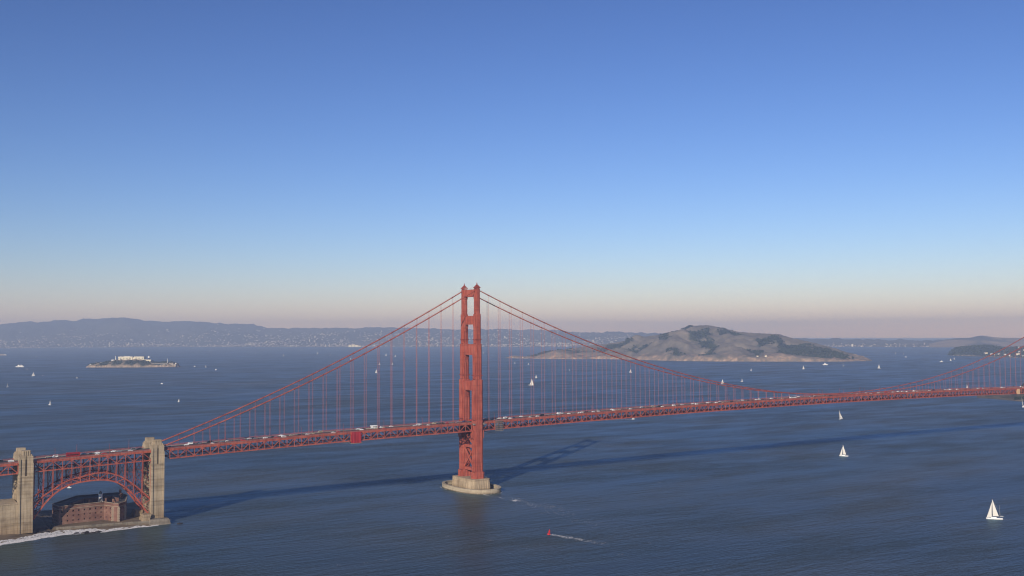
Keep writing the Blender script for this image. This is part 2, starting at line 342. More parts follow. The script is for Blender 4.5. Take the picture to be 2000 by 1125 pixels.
BOATS = [
(1096.8, 382.3, 'sloop', 19.0, 12, -15, 'white sloop leaning left on open water between bridge deck and its shadow'),
(587.2, -35.3, 'sloop', 16.0, 122, -4, 'white two-sailed sloop just below the long bridge shadow'),
(297.7, -438.8, 'ketch', 18.6, 132, -6, 'large white ketch with bare mizzen mast at lower right'),
(1702.1, 357.6, 'sloop', 26.4, 27, -8, 'white sailboat cut by the right frame edge below the bridge deck'),
(1398.0, 1918.8, 'sloop', 23.6, 307, -10, 'tall cream sailboat behind the suspenders right of the tower'),
(1742.5, 2386.7, 'sloop', 15.2, 357, -5, 'small white sailboat just above the tall cream one right of the tower'),
(2415.3, 2612.2, 'sloop', 17.4, 117, -14, 'white sailboat crossing below the pale island cliffs behind the descending cable'),
(2958.8, 2401.9, 'sloop', 13.4, 87, -12, 'small white sailboat alone under the highest peak of the big island'),
(3323.2, 2411.2, 'sloop', 19.2, 347, -4, 'white sailboat in front of the wooded flank of the big island'),
(3842.8, 2595.7, 'main', 24.0, 47, -3, 'thin white sailboat near shore right of the white motor cruiser'),
(3678.2, 2249.0, 'sloop', 19.9, 107, -6, 'white sailboat just off the right tip of the big island'),
(1961.5, 1581.5, 'sloop', 17.1, 127, -12, 'white sailboat seen exactly behind the sagging main cable'),
(2137.2, 1662.6, 'main', 12.3, 117, -16, 'white sail heeling hard just right of the cable over the water'),
(2344.8, 2978.5, 'main', 8.5, 97, -4, 'tiny white sailboat between suspenders below the low island arm'),
(2831.6, 4180.2, 'sloop', 12.3, 97, -4, 'tiny white sailboat off the small islet at the left tip of the big island'),
(2743.3, 3907.5, 'sloop', 13.2, 97, -14, 'small heeling sailboat close to the left tip of the big island'),
(6686.6, 4370.8, 'sloop', 18.7, 67, -2, 'whiter of two distant sailboats between the big island and the wooded headland'),
(6641.6, 4260.8, 'main', 19.9, 27, -2, 'faint distant sailboat right of a whiter one beyond the big island tip'),
(5170.9, 2858.9, 'sloop', 15.4, 117, -10, 'small sailboat just left of the wooded headland shore, left of a pair'),
(5463.3, 3028.5, 'sloop', 14.4, 87, -6, 'small sailboat below the pale cliff of the wooded headland, right of a pair'),
(2367.6, 930.9, 'sloop', 14.0, 7, -4, 'white sailboat whose hull touches the deck line near the right bridge end'),
(158.0, 3977.3, 'sloop', 18.6, 347, -3, 'broad white sailboat left of the small rocky island, brightest of the group'),
(203.2, 4013.6, 'bare', 12.5, 107, -3, 'small bare-masted sailboat right of the broad white one'),
(268.5, 3607.4, 'bare', 17.3, 107, -4, 'bare-masted white sailboat below the left tip of the small rocky island'),
(-79.9, 2943.4, 'main', 15.7, 37, -2, 'narrow white sailboat nearest the left frame edge'),
(-129.9, 1838.9, 'main', 12.8, 127, -10, 'sailboat with one pale sail lowest at far left'),
(169.9, 1760.1, 'sloop', 9.2, 117, -12, 'white sailboat below the long motorboat wake left of the cables'),
(274.3, 4924.0, 'sloop', 13.3, 87, -2, 'faint grey sailboat between the ferry and the broad white sailboat'),
(894.9, 8609.0, 'sloop', 19.2, 87, -2, 'faint sailboat above the ferry at far left'),
(1330.2, 9766.9, 'main', 16.2, 87, -2, 'tiny sailboat above and left of the small rocky island'),
(1412.6, 13902.7, 'main', 25.9, 87, -2, 'tiny pale sailboat near the far shore at the left edge'),
(1144.2, 4713.5, 'sloop', 14.7, 97, -3, 'small sailboat between the small rocky island and the white ferry'),
(2979.9, 10567.6, 'sloop', 17.9, 97, -3, 'tiny sailboat near the far shore above the small rocky island right tip'),
(2843.0, 8704.8, 'main', 17.8, 97, -3, 'tiny white sailboat in mid bay above the cables, left one of two'),
(2628.3, 7415.3, 'main', 17.8, 357, -3, 'tiny white sailboat in mid bay with sail turned right'),
(3226.7, 8102.0, 'sloop', 21.9, 97, -3, 'small bright sailboat in mid bay left of the upper cable'),
(2966.6, 7214.5, 'sloop', 13.2, 97, -3, 'faint tiny sailboat right next to the upper cable line'),
(3934.2, 10265.7, 'main', 20.9, 97, -3, 'faint sailboat close to the far shore above the upper cable'),
(1497.3, 3313.5, 'sloop', 17.7, 117, -8, 'white sailboat left of a suspender below two heeling sails'),
(2118.0, 4547.0, 'main', 15.2, 117, -14, 'heeling white sail behind a suspender left of the tower'),
(2175.4, 4494.6, 'main', 15.2, 117, -14, 'heeling white sail in the next gap nearer the tower'),
(3312.5, 6855.9, 'sloop', 21.6, 107, -10, 'small sailboat higher in the bay left of the tower, left of two'),
(3226.0, 6517.3, 'sloop', 18.7, 107, -10, 'small sailboat higher in the bay left of the tower, right of two'),
(2541.9, 5874.1, 'sloop', 14.9, 107, -5, 'small sailboat caught between the two cables'),
(4520.2, 7258.2, 'sloop', 16.8, 107, -5, 'tiny sailboat immediately right of the tower'),
(322.8, 5505.8, 'ferry', 51.8, 142, 0, 'long white ferry at far left beyond the sailboats'),
(1040.8, 4206.1, 'ferry', 24.2, 67, 0, 'white ferry seen end-on right of the small rocky island'),
(410.0, 2833.1, 'motor', 9.8, 147, 0, 'white speedboat trailing a very long straight wake'),
(3916.5, 2774.1, 'motor', 29.0, 327, 0, 'white motor cruiser speeding along the big island shore'),
(4880.4, 2726.1, 'motor', 19.6, 147, 0, 'white motorboat left of the wooded headland'),
(760.1, 624.6, 'motor', 7.3, 347, 0, 'white motorboat just emerging beneath the bridge truss'),
(-369.8, 270.7, 'motor', 4.5, 337, 0, 'white motor yacht seen through the steel arch above the brick fort'),
(1138.0, 4902.3, 'motor', 10.6, 147, 0, 'small pale motorboat right of the small rocky island'),
(5807.7, 3638.9, 'motor', 13.7, 147, 0, 'small pale motorboat between the big island and the wooded headland')]

# ------------------------------------------------------------------ the bay water
m = bpy.data.materials.new('bay_water')
m.use_nodes = True
nt = m.node_tree
nt.nodes.clear()
big = noise_tex(nt, pos_scaled(nt, 0.0011, 0.0036, 1.0, R_(24)), 1.0, 6.0, 0.6)
mid = noise_tex(nt, pos_scaled(nt, 0.006, 0.018, 1.0, R_(33)), 1.0, 5.0, 0.6)
turb = noise_tex(nt, pos_scaled(nt, 0.0022, 0.0046, 1.0, R_(33)), 1.0, 7.0, 0.62)
dif = nt.nodes.new('ShaderNodeBsdfDiffuse')
nt.links.new(ramp(nt, turb, [(0.32, (0.030, 0.044, 0.042)), (0.50, (0.050, 0.056, 0.040)), (0.68, (0.074, 0.070, 0.038))]), dif.inputs['Color'])
glo = nt.nodes.new('ShaderNodeBsdfGlossy')
glo.inputs['Color'].default_value = (0.47, 0.75, 1.0, 1)  # gloss tinted blue to stand in for reflections of the higher sky
mr = nt.nodes.new('ShaderNodeMapRange')
mr.inputs['From Min'].default_value = 0.34; mr.inputs['From Max'].default_value = 0.68
mr.inputs['To Min'].default_value = 0.44; mr.inputs['To Max'].default_value = 0.30
nt.links.new(big, mr.inputs['Value'])
nt.links.new(mr.outputs[0], glo.inputs['Roughness'])
w1 = noise_tex(nt, pos_scaled(nt, 0.030, 0.115, 1.0, R_(33)), 1.0, 4.0, 0.62)
w2 = noise_tex(nt, pos_scaled(nt, 0.17, 0.42, 1.0, R_(20)), 1.0, 3.0, 0.6)
ad = nd(nt, 'ShaderNodeMath', operation='MULTIPLY_ADD'); ad.inputs[1].default_value = 0.45
nt.links.new(w2, ad.inputs[0]); nt.links.new(w1, ad.inputs[2])
bp = nt.nodes.new('ShaderNodeBump')
bp.inputs['Distance'].default_value = 5.0
st = nt.nodes.new('ShaderNodeMapRange')
st.inputs['From Min'].default_value = 0.36; st.inputs['From Max'].default_value = 0.66
st.inputs['To Min'].default_value = 1.0; st.inputs['To Max'].default_value = 0.22
nt.links.new(mid, st.inputs['Value'])
st2 = nt.nodes.new('ShaderNodeMapRange')     # slicks and gust patches
st2.inputs['From Min'].default_value = 0.40; st2.inputs['From Max'].default_value = 0.60
st2.inputs['To Min'].default_value = 1.0; st2.inputs['To Max'].default_value = 0.40
nt.links.new(big, st2.inputs['Value'])
stm = nd(nt, 'ShaderNodeMath', operation='MULTIPLY')
nt.links.new(st.outputs[0], stm.inputs[0]); nt.links.new(st2.outputs[0], stm.inputs[1])
nt.links.new(stm.outputs[0], bp.inputs['Strength'])
nt.links.new(ad.outputs[0], bp.inputs['Height'])
nt.links.new(bp.outputs[0], glo.inputs['Normal'])
fre = nt.nodes.new('ShaderNodeFresnel'); fre.inputs['IOR'].default_value = 1.333
nt.links.new(bp.outputs[0], fre.inputs['Normal'])
fm = nt.nodes.new('ShaderNodeMapRange')      # wave facets hide each other at low angles, so a rough sea never mirrors fully
fm.inputs['From Min'].default_value = 0.02; fm.inputs['From Max'].default_value = 0.70
fm.inputs['To Min'].default_value = 0.02; fm.inputs['To Max'].default_value = 0.39
nt.links.new(fre.outputs[0], fm.inputs['Value'])
mxs = nt.nodes.new('ShaderNodeMixShader'); mo = nt.nodes.new('ShaderNodeOutputMaterial')
gp = nt.nodes.new('ShaderNodeMapRange')
gp.inputs['From Min'].default_value = 0.36; gp.inputs['From Max'].default_value = 0.64
gp.inputs['To Min'].default_value = 0.80; gp.inputs['To Max'].default_value = 1.18
nt.links.new(mid, gp.inputs['Value'])
gm = nd(nt, 'ShaderNodeMath', operation='MULTIPLY'); nt.links.new(fm.outputs[0], gm.inputs[0]); nt.links.new(gp.outputs[0], gm.inputs[1])
nt.links.new(gm.outputs[0], mxs.inputs[0]); nt.links.new(dif.outputs[0], mxs.inputs[1]); nt.links.new(glo.outputs[0], mxs.inputs[2])
nt.links.new(mxs.outputs[0], mo.inputs['Surface'])
M['water'] = m
wm = MB().add([(-31000, -31000, 0), (31000, -31000, 0), (31000, 31000, 0), (-31000, 31000, 0)], [(0, 1, 2, 3)])
tag(wm.build('bay_water', M['water']), kind='structure')

# ------------------------------------------------------------------ terrain
def fbm(x, y, z=0.0, o=4):
    return noise.fractal(Vector((x, y, z)), 1.0, 2.0, o)

def smooth(x, a, b):
    t = min(1.0, max(0.0, (x - a) / (b - a)))
    return t * t * (3 - 2 * t)

def terrain(name, rows, ns, nt_, prof, amp, scale, mat, seed, veg=None, jag=0.0, fold=1.0, jsc=40.0):
    """rows of (shore x, shore y, ridge x, ridge y, ridge z); a sheet up from the shore to the ridge and down its back"""
    n = len(rows)
    V, F, VG = [], [], []
    for i in range(ns):
        q = i * (n - 1) / (ns - 1); k = min(int(q), n - 2); fr = q - k
        r = [rows[k][j] * (1 - fr) + rows[k + 1][j] * fr for j in range(5)]
        for j in range(nt_):
            t = j / (nt_ - 1) * 1.9
            x = r[0] + (r[2] - r[0]) * t; y = r[1] + (r[3] - r[1]) * t
            tt = t if t <= 1 else 2 - t
            h = r[4] * prof(tt)
            env = math.sin(math.pi * min(1, max(0, tt))) if t <= 1 else 0.4 * math.sin(math.pi * tt)
            f1 = fbm(x / scale, y / scale, seed)
            rg = 1 - abs(fbm(x / (scale * 1.6), y / (scale * 1.6), seed + 9, 3)) * 2
            h += r[4] * amp * env * (0.55 * f1 + fold * 0.4 * (rg - 0.4)) 
            if jag and tt > 0.5: h += jag * fbm(x / jsc, y / jsc, seed + 3, 3)
            v = veg(x, y, h, tt, r, i / (ns - 1)) if veg else 0.0
            if j == 0 or t >= 1.899: h = -3.0
            V.append((x, y, h)); VG.append(v)
    for i in range(ns - 1):
        for j in range(nt_ - 1):
            a = i * nt_ + j
            F.append((a, a + nt_, a + nt_ + 1, a + 1))
    me = bpy.data.meshes.new(name)
    me.from_pydata(V, [], F)
    me.materials.append(mat)
    at = me.attributes.new('veg', 'FLOAT', 'POINT')
    at.data.foreach_set('value', VG)
    me.polygons.foreach_set('use_smooth', [True] * len(F))
    me.update()
    o = link(name, me)
    # face normals upward
    if sum(pn.normal.z for pn in me.polygons[:400]) < 0:
        me.flip_normals()
    return o, V, VG

def land_mat(name, grass, forest, cliff, soil, zc, sc):
    m, nt, p = new_mat(name)
    p.inputs['Roughness'].default_value = 0.95
    p.inputs['Specular IOR Level'].default_value = 0.1
    at = nt.nodes.new('ShaderNodeAttribute'); at.attribute_name = 'veg'
    n1 = noise_tex(nt, pos_scaled(nt, 1 / sc, 1 / sc, 1 / sc), 1.0, 7.0, 0.65)
    n2 = noise_tex(nt, pos_scaled(nt, 5 / sc, 5 / sc, 5 / sc), 1.0, 6.0, 0.7)
    n3 = noise_tex(nt, pos_scaled(nt, 3 / sc, 3 / sc, 0.6 / sc), 1.0, 6.0, 0.7)
    nm_ = nd(nt, 'ShaderNodeMixRGB', blend_type='MIX', Fac=0.5)
    nt.links.new(n1, nm_.inputs['Color1']); nt.links.new(n3, nm_.inputs['Color2'])
    g = ramp(nt, nm_.outputs[0], [(0.38, grass[0]), (0.5, grass[1]), (0.62, grass[2])])
    s = nd(nt, 'ShaderNodeMath', operation='MULTIPLY_ADD'); s.inputs[1].default_value = 1.1
    nt.links.new(n2, s.inputs[0]); nt.links.new(at.outputs['Fac'], s.inputs[2])
    fm = nt.nodes.new('ShaderNodeMapRange')
    fm.inputs['From Min'].default_value = 0.90; fm.inputs['From Max'].default_value = 1.16
    nt.links.new(s.outputs[0], fm.inputs['Value'])
    mx = nd(nt, 'ShaderNodeMixRGB', blend_type='MIX')
    nt.links.new(fm.outputs[0], mx.inputs['Fac']); nt.links.new(g, mx.inputs['Color1'])
    nt.links.new(ramp(nt, n2, [(0.3, forest[0]), (0.7, forest[1])]), mx.inputs['Color2'])
    # bare cliffs low on the shore
    ge = nt.nodes.new('ShaderNodeNewGeometry'); sx = nt.nodes.new('ShaderNodeSeparateXYZ')
    nt.links.new(ge.outputs['Position'], sx.inputs[0])
    a2 = nd(nt, 'ShaderNodeMath', operation='MULTIPLY_ADD'); a2.inputs[1].default_value = -zc * 2.2
    nt.links.new(n1, a2.inputs[0]); nt.links.new(sx.outputs['Z'], a2.inputs[2])
    cm = nt.nodes.new('ShaderNodeMapRange')
    cm.inputs['From Min'].default_value = zc * 0.25 - zc * 1.1; cm.inputs['From Max'].default_value = zc * 0.6 - zc * 1.1
    cm.inputs['To Min'].default_value = 1.0; cm.inputs['To Max'].default_value = 0.0
    nt.links.new(a2.outputs[0], cm.inputs['Value'])
    mx2 = nd(nt, 'ShaderNodeMixRGB', blend_type='MIX')
    pm = nt.nodes.new('ShaderNodeMapRange')
    pm.inputs['From Min'].default_value = 0.44; pm.inputs['From Max'].default_value = 0.58; pm.inputs['To Min'].default_value = 0.18
    nt.links.new(n3, pm.inputs['Value'])
    cmm = nd(nt, 'ShaderNodeMath', operation='MULTIPLY'); nt.links.new(cm.outputs[0], cmm.inputs[0]); nt.links.new(pm.outputs[0], cmm.inputs[1])
    nt.links.new(cmm.outputs[0], mx2.inputs['Fac']); nt.links.new(mx.outputs[0], mx2.inputs['Color1'])
    nt.links.new(ramp(nt, n3, [(0.32, cliff[0]), (0.5, cliff[1]), (0.66, cliff[2])]), mx2.inputs['Color2'])
    nt.links.new(mx2.outputs[0], p.inputs['Base Color'])
    bp = nt.nodes.new('ShaderNodeBump'); bp.inputs['Strength'].default_value = 0.7; bp.inputs['Distance'].default_value = sc * 0.03
    nt.links.new(n2, bp.inputs['Height']); nt.links.new(bp.outputs[0], p.inputs['Normal'])
    return m

M['angel'] = land_mat('dry_grass_and_oak', ((0.105, 0.098, 0.080), (0.175, 0.156, 0.126), (0.25, 0.21, 0.165)), ((0.022, 0.034, 0.020), (0.045, 0.058, 0.032)),
                      ((0.16, 0.11, 0.08), (0.30, 0.20, 0.135), (0.50, 0.36, 0.25)), None, 72.0, 130.0)
M['east'] = land_mat('far_hills', ((0.05, 0.06, 0.04), (0.07, 0.075, 0.05), (0.12, 0.10, 0.065)), ((0.03, 0.04, 0.028), (0.05, 0.06, 0.04)),
                     ((0.10, 0.09, 0.07), (0.17, 0.14, 0.11), (0.26, 0.22, 0.18)), None, 6.0, 700.0)
M['tan'] = land_mat('bare_tan_hills', ((0.14, 0.11, 0.075), (0.30, 0.23, 0.15), (0.38, 0.30, 0.20)), ((0.05, 0.055, 0.035), (0.08, 0.08, 0.05)),
                    ((0.2, 0.16, 0.11), (0.28, 0.22, 0.15), (0.34, 0.27, 0.19)), None, 6.0, 400.0)
M['belv'] = land_mat('wooded_headland', ((0.03, 0.045, 0.03), (0.045, 0.06, 0.035), (0.07, 0.075, 0.045)), ((0.018, 0.030, 0.018), (0.035, 0.05, 0.028)),
                     ((0.20, 0.15, 0.11), (0.30, 0.23, 0.16), (0.38, 0.30, 0.22)), None, 16.0, 90.0)
M['lime'] = land_mat('coastal_scrub', ((0.06, 0.06, 0.04), (0.11, 0.09, 0.055), (0.17, 0.13, 0.08)), ((0.02, 0.03, 0.018), (0.04, 0.05, 0.028)),
                     ((0.10, 0.08, 0.06), (0.18, 0.15, 0.11), (0.26, 0.22, 0.17)), None, 5.0, 60.0)

AWOOD = [  # (along, up, half length, half height, weight) of the wooded hollows
    (0.45, 0.84, 0.022, 0.12, 1.0), (0.49, 0.96, 0.016, 0.07, 1.0), (0.53, 0.74, 0.028, 0.16, 1.0), (0.555, 0.36, 0.022, 0.26, 1.0), (0.62, 0.82, 0.028, 0.09, 1.0),
    (0.73, 0.62, 0.035, 0.13, 1.0), (0.79, 0.45, 0.05, 0.20, 1.05), (0.86, 0.33, 0.05, 0.24, 1.05), (0.905, 0.35, 0.03, 0.25, 0.9), (0.39, 0.45, 0.035, 0.12, 0.9), (0.30, 0.66, 0.04, 0.14, 0.8),
    (0.345, 0.40, 0.03, 0.12, 0.75), (0.465, 0.10, 0.02, 0.10, 0.8), (0.43, 0.55, 0.03, 0.12, 0.8), (0.68, 0.30, 0.03, 0.12, 0.6), (0.24, 0.6, 0.03, 0.2, 0.7), (0.17, 0.75, 0.04, 0.16, 0.7), (0.10, 0.8, 0.03, 0.2, 0.7)]
def angel_veg(x, y, h, t, r, s):
    v = 0.0
    n1 = fbm(x / 170.0, y / 170.0, 4.2, 5); n2 = fbm(x / 60.0, y / 60.0, 1.2, 3)
    ss, tt = s + 0.016 * n1, t + 0.10 * fbm(x / 230.0, y / 230.0, 14.0, 3)
    for a_, b_, c, d, w in AWOOD:
        q = ((ss - a_) / c) ** 2 + ((tt - b_) / d) ** 2
        if q < 4: v = max(v, w * math.exp(-q * 0.75))
    v = v * 0.9 + 0.34 * n1 + 0.16 * n2 + 0.02
    if t < 0.05 or s > 0.945: v -= 0.4
    return v
ang, AV, AG = terrain('angel_hills', ANGEL, 260, 90, lambda t: 0.13 * smooth(t, 0, 0.035) + 0.87 * (t ** 1.12), 0.75, 300.0, M['angel'], 3.1, angel_veg, jag=3.5)
ang.name = 'island_hills'
tag(ang, 'big brown island with dry grass ridges and dark woods', kind='structure')

def east_veg(x, y, h, t, r, s):
    return 0.42 + 0.5 * fbm(x / 1500.0, y / 1500.0, 2.2, 4)
est, EV, EG = terrain('far_shore_hills', EAST, 640, 44, lambda t: 0.012 * smooth(t, 0, 0.02) + 0.25 * smooth(t, 0.15, 0.6) + 0.738 * smooth(t, 0.25, 1.0) ** 1.1, 0.34, 1300.0, M['east'], 7.7, east_veg, jag=34.0, jsc=190.0)
tag(est, 'long hazy hills with a city along the far shore', kind='structure')
def tan_veg(x, y, h, t, r, s): return 0.25 + 0.7 * fbm(x / 700.0, y / 700.0, 1.2, 4)
tn, TV, TG = terrain('tan_hills', TAN, 120, 40, lambda t: 0.02 + 0.98 * smooth(t, 0.05, 1.0), 0.30, 600.0, M['tan'], 5.5, tan_veg, jag=3.0)
tag(tn, 'bare tan hills in haze behind the wooded headland', kind='structure')
def belv_veg(x, y, h, t, r, s): return 0.62 + 0.3 * fbm(x / 150.0, y / 150.0, 3.2, 4) - (0.9 if t < 0.05 else 0)
bl, BV, BG = terrain('wooded_headland', BELV, 150, 50, lambda t: 0.16 * smooth(t, 0, 0.05) + 0.84 * smooth(t, 0.02, 1.0) ** 0.8, 0.14, 160.0, M['belv'], 6.1, belv_veg, jag=3.0)
tag(bl, 'dark wooded headland with pale cliff foot and hillside houses', kind='structure')
def lime_veg(x, y, h, t, r, s): return 0.35 + 0.6 * fbm(x / 60.0, y / 60.0, 3.9, 4)
lm, LV, LG = terrain('point_shore', LIME, 120, 40, lambda t: 0.12 * smooth(t, 0, 0.04) + 0.88 * t ** 2.2, 0.10, 60.0, M['lime'], 2.4, lime_veg)
tag(lm, 'low scrubby point of land under the right bridge end', kind='structure')

# blobs of foliage, one mesh
ICO = bmesh.new(); bmesh.ops.create_icosphere(ICO, subdivisions=1, radius=1.0)
ICO_V = np.array([v.co[:] for v in ICO.verts]); ICO_F = np.array([[v.index for v in f.verts] for f in ICO.faces]); ICO.free()
m, nt, p = new_mat('foliage')
p.inputs['Roughness'].default_value = 0.95; p.inputs['Specular IOR Level'].default_value = 0.1
fn = noise_tex(nt, pos_scaled(nt, 0.11, 0.11, 0.11), 1.0, 5.0, 0.7)
nt.links.new(ramp(nt, fn, [(0.3, (0.016, 0.026, 0.015)), (0.5, (0.030, 0.043, 0.022)), (0.72, (0.055, 0.066, 0.032))]), p.inputs['Base Color'])
M['foliage'] = m
def blobs(name, pts, parent=None, mat=None):
    """pts: (x,y,z,radius,height) -> one mesh of uneven leaf clumps"""
    pts = np.array(pts); n = len(pts)
    nv = len(ICO_V)
    J = 1 + rng.uniform(-0.34, 0.34, (n, nv, 1))
    P = ICO_V[None] * J * np.stack([pts[:, 3], pts[:, 3], pts[:, 4]], 1)[:, None, :]
    P = P + pts[:, None, :3] + np.array([0, 0, 0.0])
    FI = (ICO_F[None] + (np.arange(n) * nv)[:, None, None]).reshape(-1, 3)
    me = bpy.data.meshes.new(name)
    me.from_pydata(P.reshape(-1, 3).tolist(), [], FI.tolist())
    me.materials.append(mat or M['foliage']); me.update()
    return link(name, me, parent)

def scatter(V, VG, th, count, rmin, rmax, zmin=4, seed=1, cond=None):
    rnd = random.Random(seed); out = []
    idx = [i for i in range(len(V)) if VG[i] > th and V[i][2] > zmin and (cond is None or cond(V[i]))]
    for _ in range(count):
        if not idx: break
        x, y, z = V[rnd.choice(idx)]
        r = rnd.uniform(rmin, rmax)
        out.append((x + rnd.uniform(-16, 16), y + rnd.uniform(-16, 16), z + r * 0.25, r, r * rnd.uniform(0.6, 0.95)))
    return out
tag(blobs('island_woods', scatter(AV, AG, 0.42, 6500, 4.0, 9.0)), 'dark oak woods in the folds of the big brown island', 'woods', kind='stuff')
tag(blobs('headland_woods', scatter(BV, BG, 0.35, 2600, 5, 9.5)), 'dense dark trees covering the right headland', 'woods', kind='stuff')
tag(blobs('shore_scrub', scatter(LV, LG, 0.48, 700, 1.5, 4.0, 3)), 'dark scrub on the low point at the right edge', 'scrub', kind='stuff')

# ------------------------------------------------------------------ far city: thousands of small blocks on the far shore, one mass
m, nt, p = new_mat('far_city_walls')
p.inputs['Roughness'].default_value = 0.85
at = nt.nodes.new('ShaderNodeAttribute'); at.attribute_name = 'tint'
nt.links.new(ramp(nt, at.outputs['Fac'], [(0.0, (0.12, 0.10, 0.09)), (0.4, (0.26, 0.22, 0.19)), (0.8, (0.42, 0.38, 0.34)), (1.0, (0.72, 0.69, 0.64))]), p.inputs['Base Color'])
M['city'] = m
def city(name, V, ns, nt_, count, seed, dens, smin, smax, label):
    rnd = random.Random(seed)
    mb = MB(); tint = []
    tries = 0
    while len(tint) < count * 6 and tries < count * 12:
        tries += 1
        i = rnd.randrange(ns - 1); tq = rnd.random()
        j = 1 + int((tq ** 1.5) * (nt_ * 0.5))
        a = Vector(V[i * nt_ + j]); b = Vector(V[(i + 1) * nt_ + min(j + 1, nt_ - 1)])
        q = a.lerp(b, rnd.random())
        t = j / (nt_ - 1) * 1.9
        if rnd.random() > dens(i / ns, t, q): continue
        w = rnd.uniform(smin, smax) * (1.7 if t < 0.06 else 1.0); d = rnd.uniform(smin, smax) * 0.7; h = rnd.uniform(6, 13) * (1.0 if rnd.random() > 0.05 else 2.6)
        ang_ = rnd.uniform(0.3, 0.9)
        c, s = math.cos(ang_), math.sin(ang_)
        base = len(mb.v)
        for zz in (q.z - 8, q.z + h):
            for sx_, sy_ in ((-1, -1), (1, -1), (1, 1), (-1, 1)):
                px, py = sx_ * w / 2, sy_ * d / 2
                mb.v.append((q.x + px * c - py * s, q.y + px * s + py * c, zz))
        for f in ((0, 3, 2, 1), (4, 5, 6, 7), (0, 1, 5, 4), (1, 2, 6, 5), (2, 3, 7, 6), (3, 0, 4, 7)):
            mb.f.append(tuple(k + base for k in f)); mb.m.append(0)
        tv = rnd.random()
        tint += [tv] * 6
    o = mb.build(name, M['city'])
    at = o.data.attributes.new('tint', 'FLOAT', 'FACE'); at.data.foreach_set('value', tint)
    tag(o, label, 'city', kind='stuff')
    return o
def dens_e(s, t, q):
    base = 0.85 if t < 0.05 else 0.62 * (1 - smooth(t, 0.25, 0.75))
    pat = 0.5 + 0.9 * fbm(q.x / 900.0, q.y / 900.0, 12.0, 3)
    base *= 1 - 0.75 * smooth(s, 0.70, 0.76)
    hillside = 0.35 * smooth(s, 0.22, 0.3) * (1 - smooth(s, 0.6, 0.75)) * (1 - smooth(t, 0.6, 0.95))
    return max(0, base * max(0.05, pat)) + hillside * max(0, 0.4 + fbm(q.x / 500.0, q.y / 500.0, 3.0, 3))
city('far_city', EV, 640, 44, 5200, 21, dens_e, 12, 36, 'pale specks of a city spread along the hazy far shore')

# ------------------------------------------------------------------ small rocky island with the long white building
ALO = Vector((591.0, 5145.0, 0)); ALA = Vector((433.0, -264.0, 0)).normalized(); ALB = Vector((0.52, 0.854, 0)).normalized()
def alc(s, d, z=0): 
    q = ALO + ALA * s + ALB * d
    return Vector((q.x, q.y, z))
AN, AM = 110, 44
def alc_h(s, d):
    half = 78 * math.sqrt(max(0.0, 1 - ((s - 255) / 262.0) ** 2)) + 6
    edge = 1 - abs((d - 70) / half) if half > 0 else 0
    if edge <= 0 or s < -6 or s > 515: return -3.0
    top = np.interp(s, [-6, 8, 30, 90, 150, 165, 300, 330, 380, 470, 500, 515], [2, 10, 19, 26, 36, 41, 41, 33, 26, 25, 17, 2])
    k = smooth(edge, 0.0, 0.10) * 0.46 + 0.54 * smooth(edge, 0.10, 0.62)
    return float(top * k + 4.5 * fbm(s / 20.0, d / 20.0, 3.0) * smooth(edge, 0.02, 0.2))
V, F, VG = [], [], []
for i in range(AN):
    s = -8 + 525 * i / (AN - 1)
    for j in range(AM):
        d = -20 + 180 * j / (AM - 1)
        h = alc_h(s, d); q = alc(s, d, h)
        V.append(tuple(q)); VG.append(0.45 + 0.6 * fbm(s / 40.0, d / 40.0, 6.0) + (0.25 if 12 < h < 36 else -0.3))
for i in range(AN - 1):
    for j in range(AM - 1):
        a = i * AM + j; F.append((a, a + AM, a + AM + 1, a + 1))
me = bpy.data.meshes.new('rocky_island'); me.from_pydata(V, [], F)
at = me.attributes.new('veg', 'FLOAT', 'POINT'); at.data.foreach_set('value', VG)
M['alc'] = land_mat('island_rock', ((0.13, 0.11, 0.08), (0.20, 0.16, 0.115), (0.27, 0.21, 0.15)), ((0.02, 0.03, 0.02), (0.045, 0.055, 0.035)),
                    ((0.20, 0.15, 0.11), (0.34, 0.25, 0.18), (0.46, 0.36, 0.27)), None, 26.0, 26.0)
me.materials.append(M['alc']); me.update()
if sum(pn.normal.z for pn in me.polygons) < 0: me.flip_normals()
o = link('rocky_island', me)
tag(o, 'small rocky island with cliffs and buildings in the left bay', kind='structure')
tp = []
rnd = random.Random(4)
while len(tp) < 420:
    s, d = rnd.uniform(15, 500), rnd.uniform(0, 130); h = alc_h(s, d)
    if 9 < h < 37 and (fbm(s / 40.0, d / 40.0, 6.0) > -0.05) and not (285 < s < 500 and d < 45 and rnd.random() < 0.8):
        r = rnd.uniform(2.5, 5.0); q = alc(s, d, h + r * 0.3); tp.append((q.x, q.y, q.z, r, r * 0.8))
tag(blobs('island_shrubs', tp), 'dark trees and shrubs on the small rocky island', 'shrubs', kind='stuff')
AROT = math.atan2(ALA.y, ALA.x)
def alc_thing(name, s, d, z, label, cat):
    q = alc(s, d, z); t = empty(name, q, AROT); return tag(t, label, cat)
# cell house: long pale block with a gap, window strips, roof
t = alc_thing('cell_house', 172, 62, alc_h(240, 70) - 2, 'long cream prison block on top of the small rocky island', 'building')
mb = MB(); mb.box(0, 79, 0, 34, -6, 19); mb.box(88, 142, 0, 34, -6, 19); mb.box(79, 88, 4, 30, -6, 15); mb.build('wall', M['cream'], t)
mb = MB(); mb.box(-0.8, 79.8, -0.8, 34.8, 19.003, 20); mb.box(87.2, 142.8, -0.8, 34.8, 19.003, 20); mb.box(30, 60, 12, 22, 20.003, 22); rf = mb.build('roof', M['pale'], t)
for k in range(17):
    x = 3 + k * 8.2
    if 76 < x < 90: continue
    MB().box(x, x + 2.4, -0.35, 0.2, 4, 14).build('window', M['glass'], t)
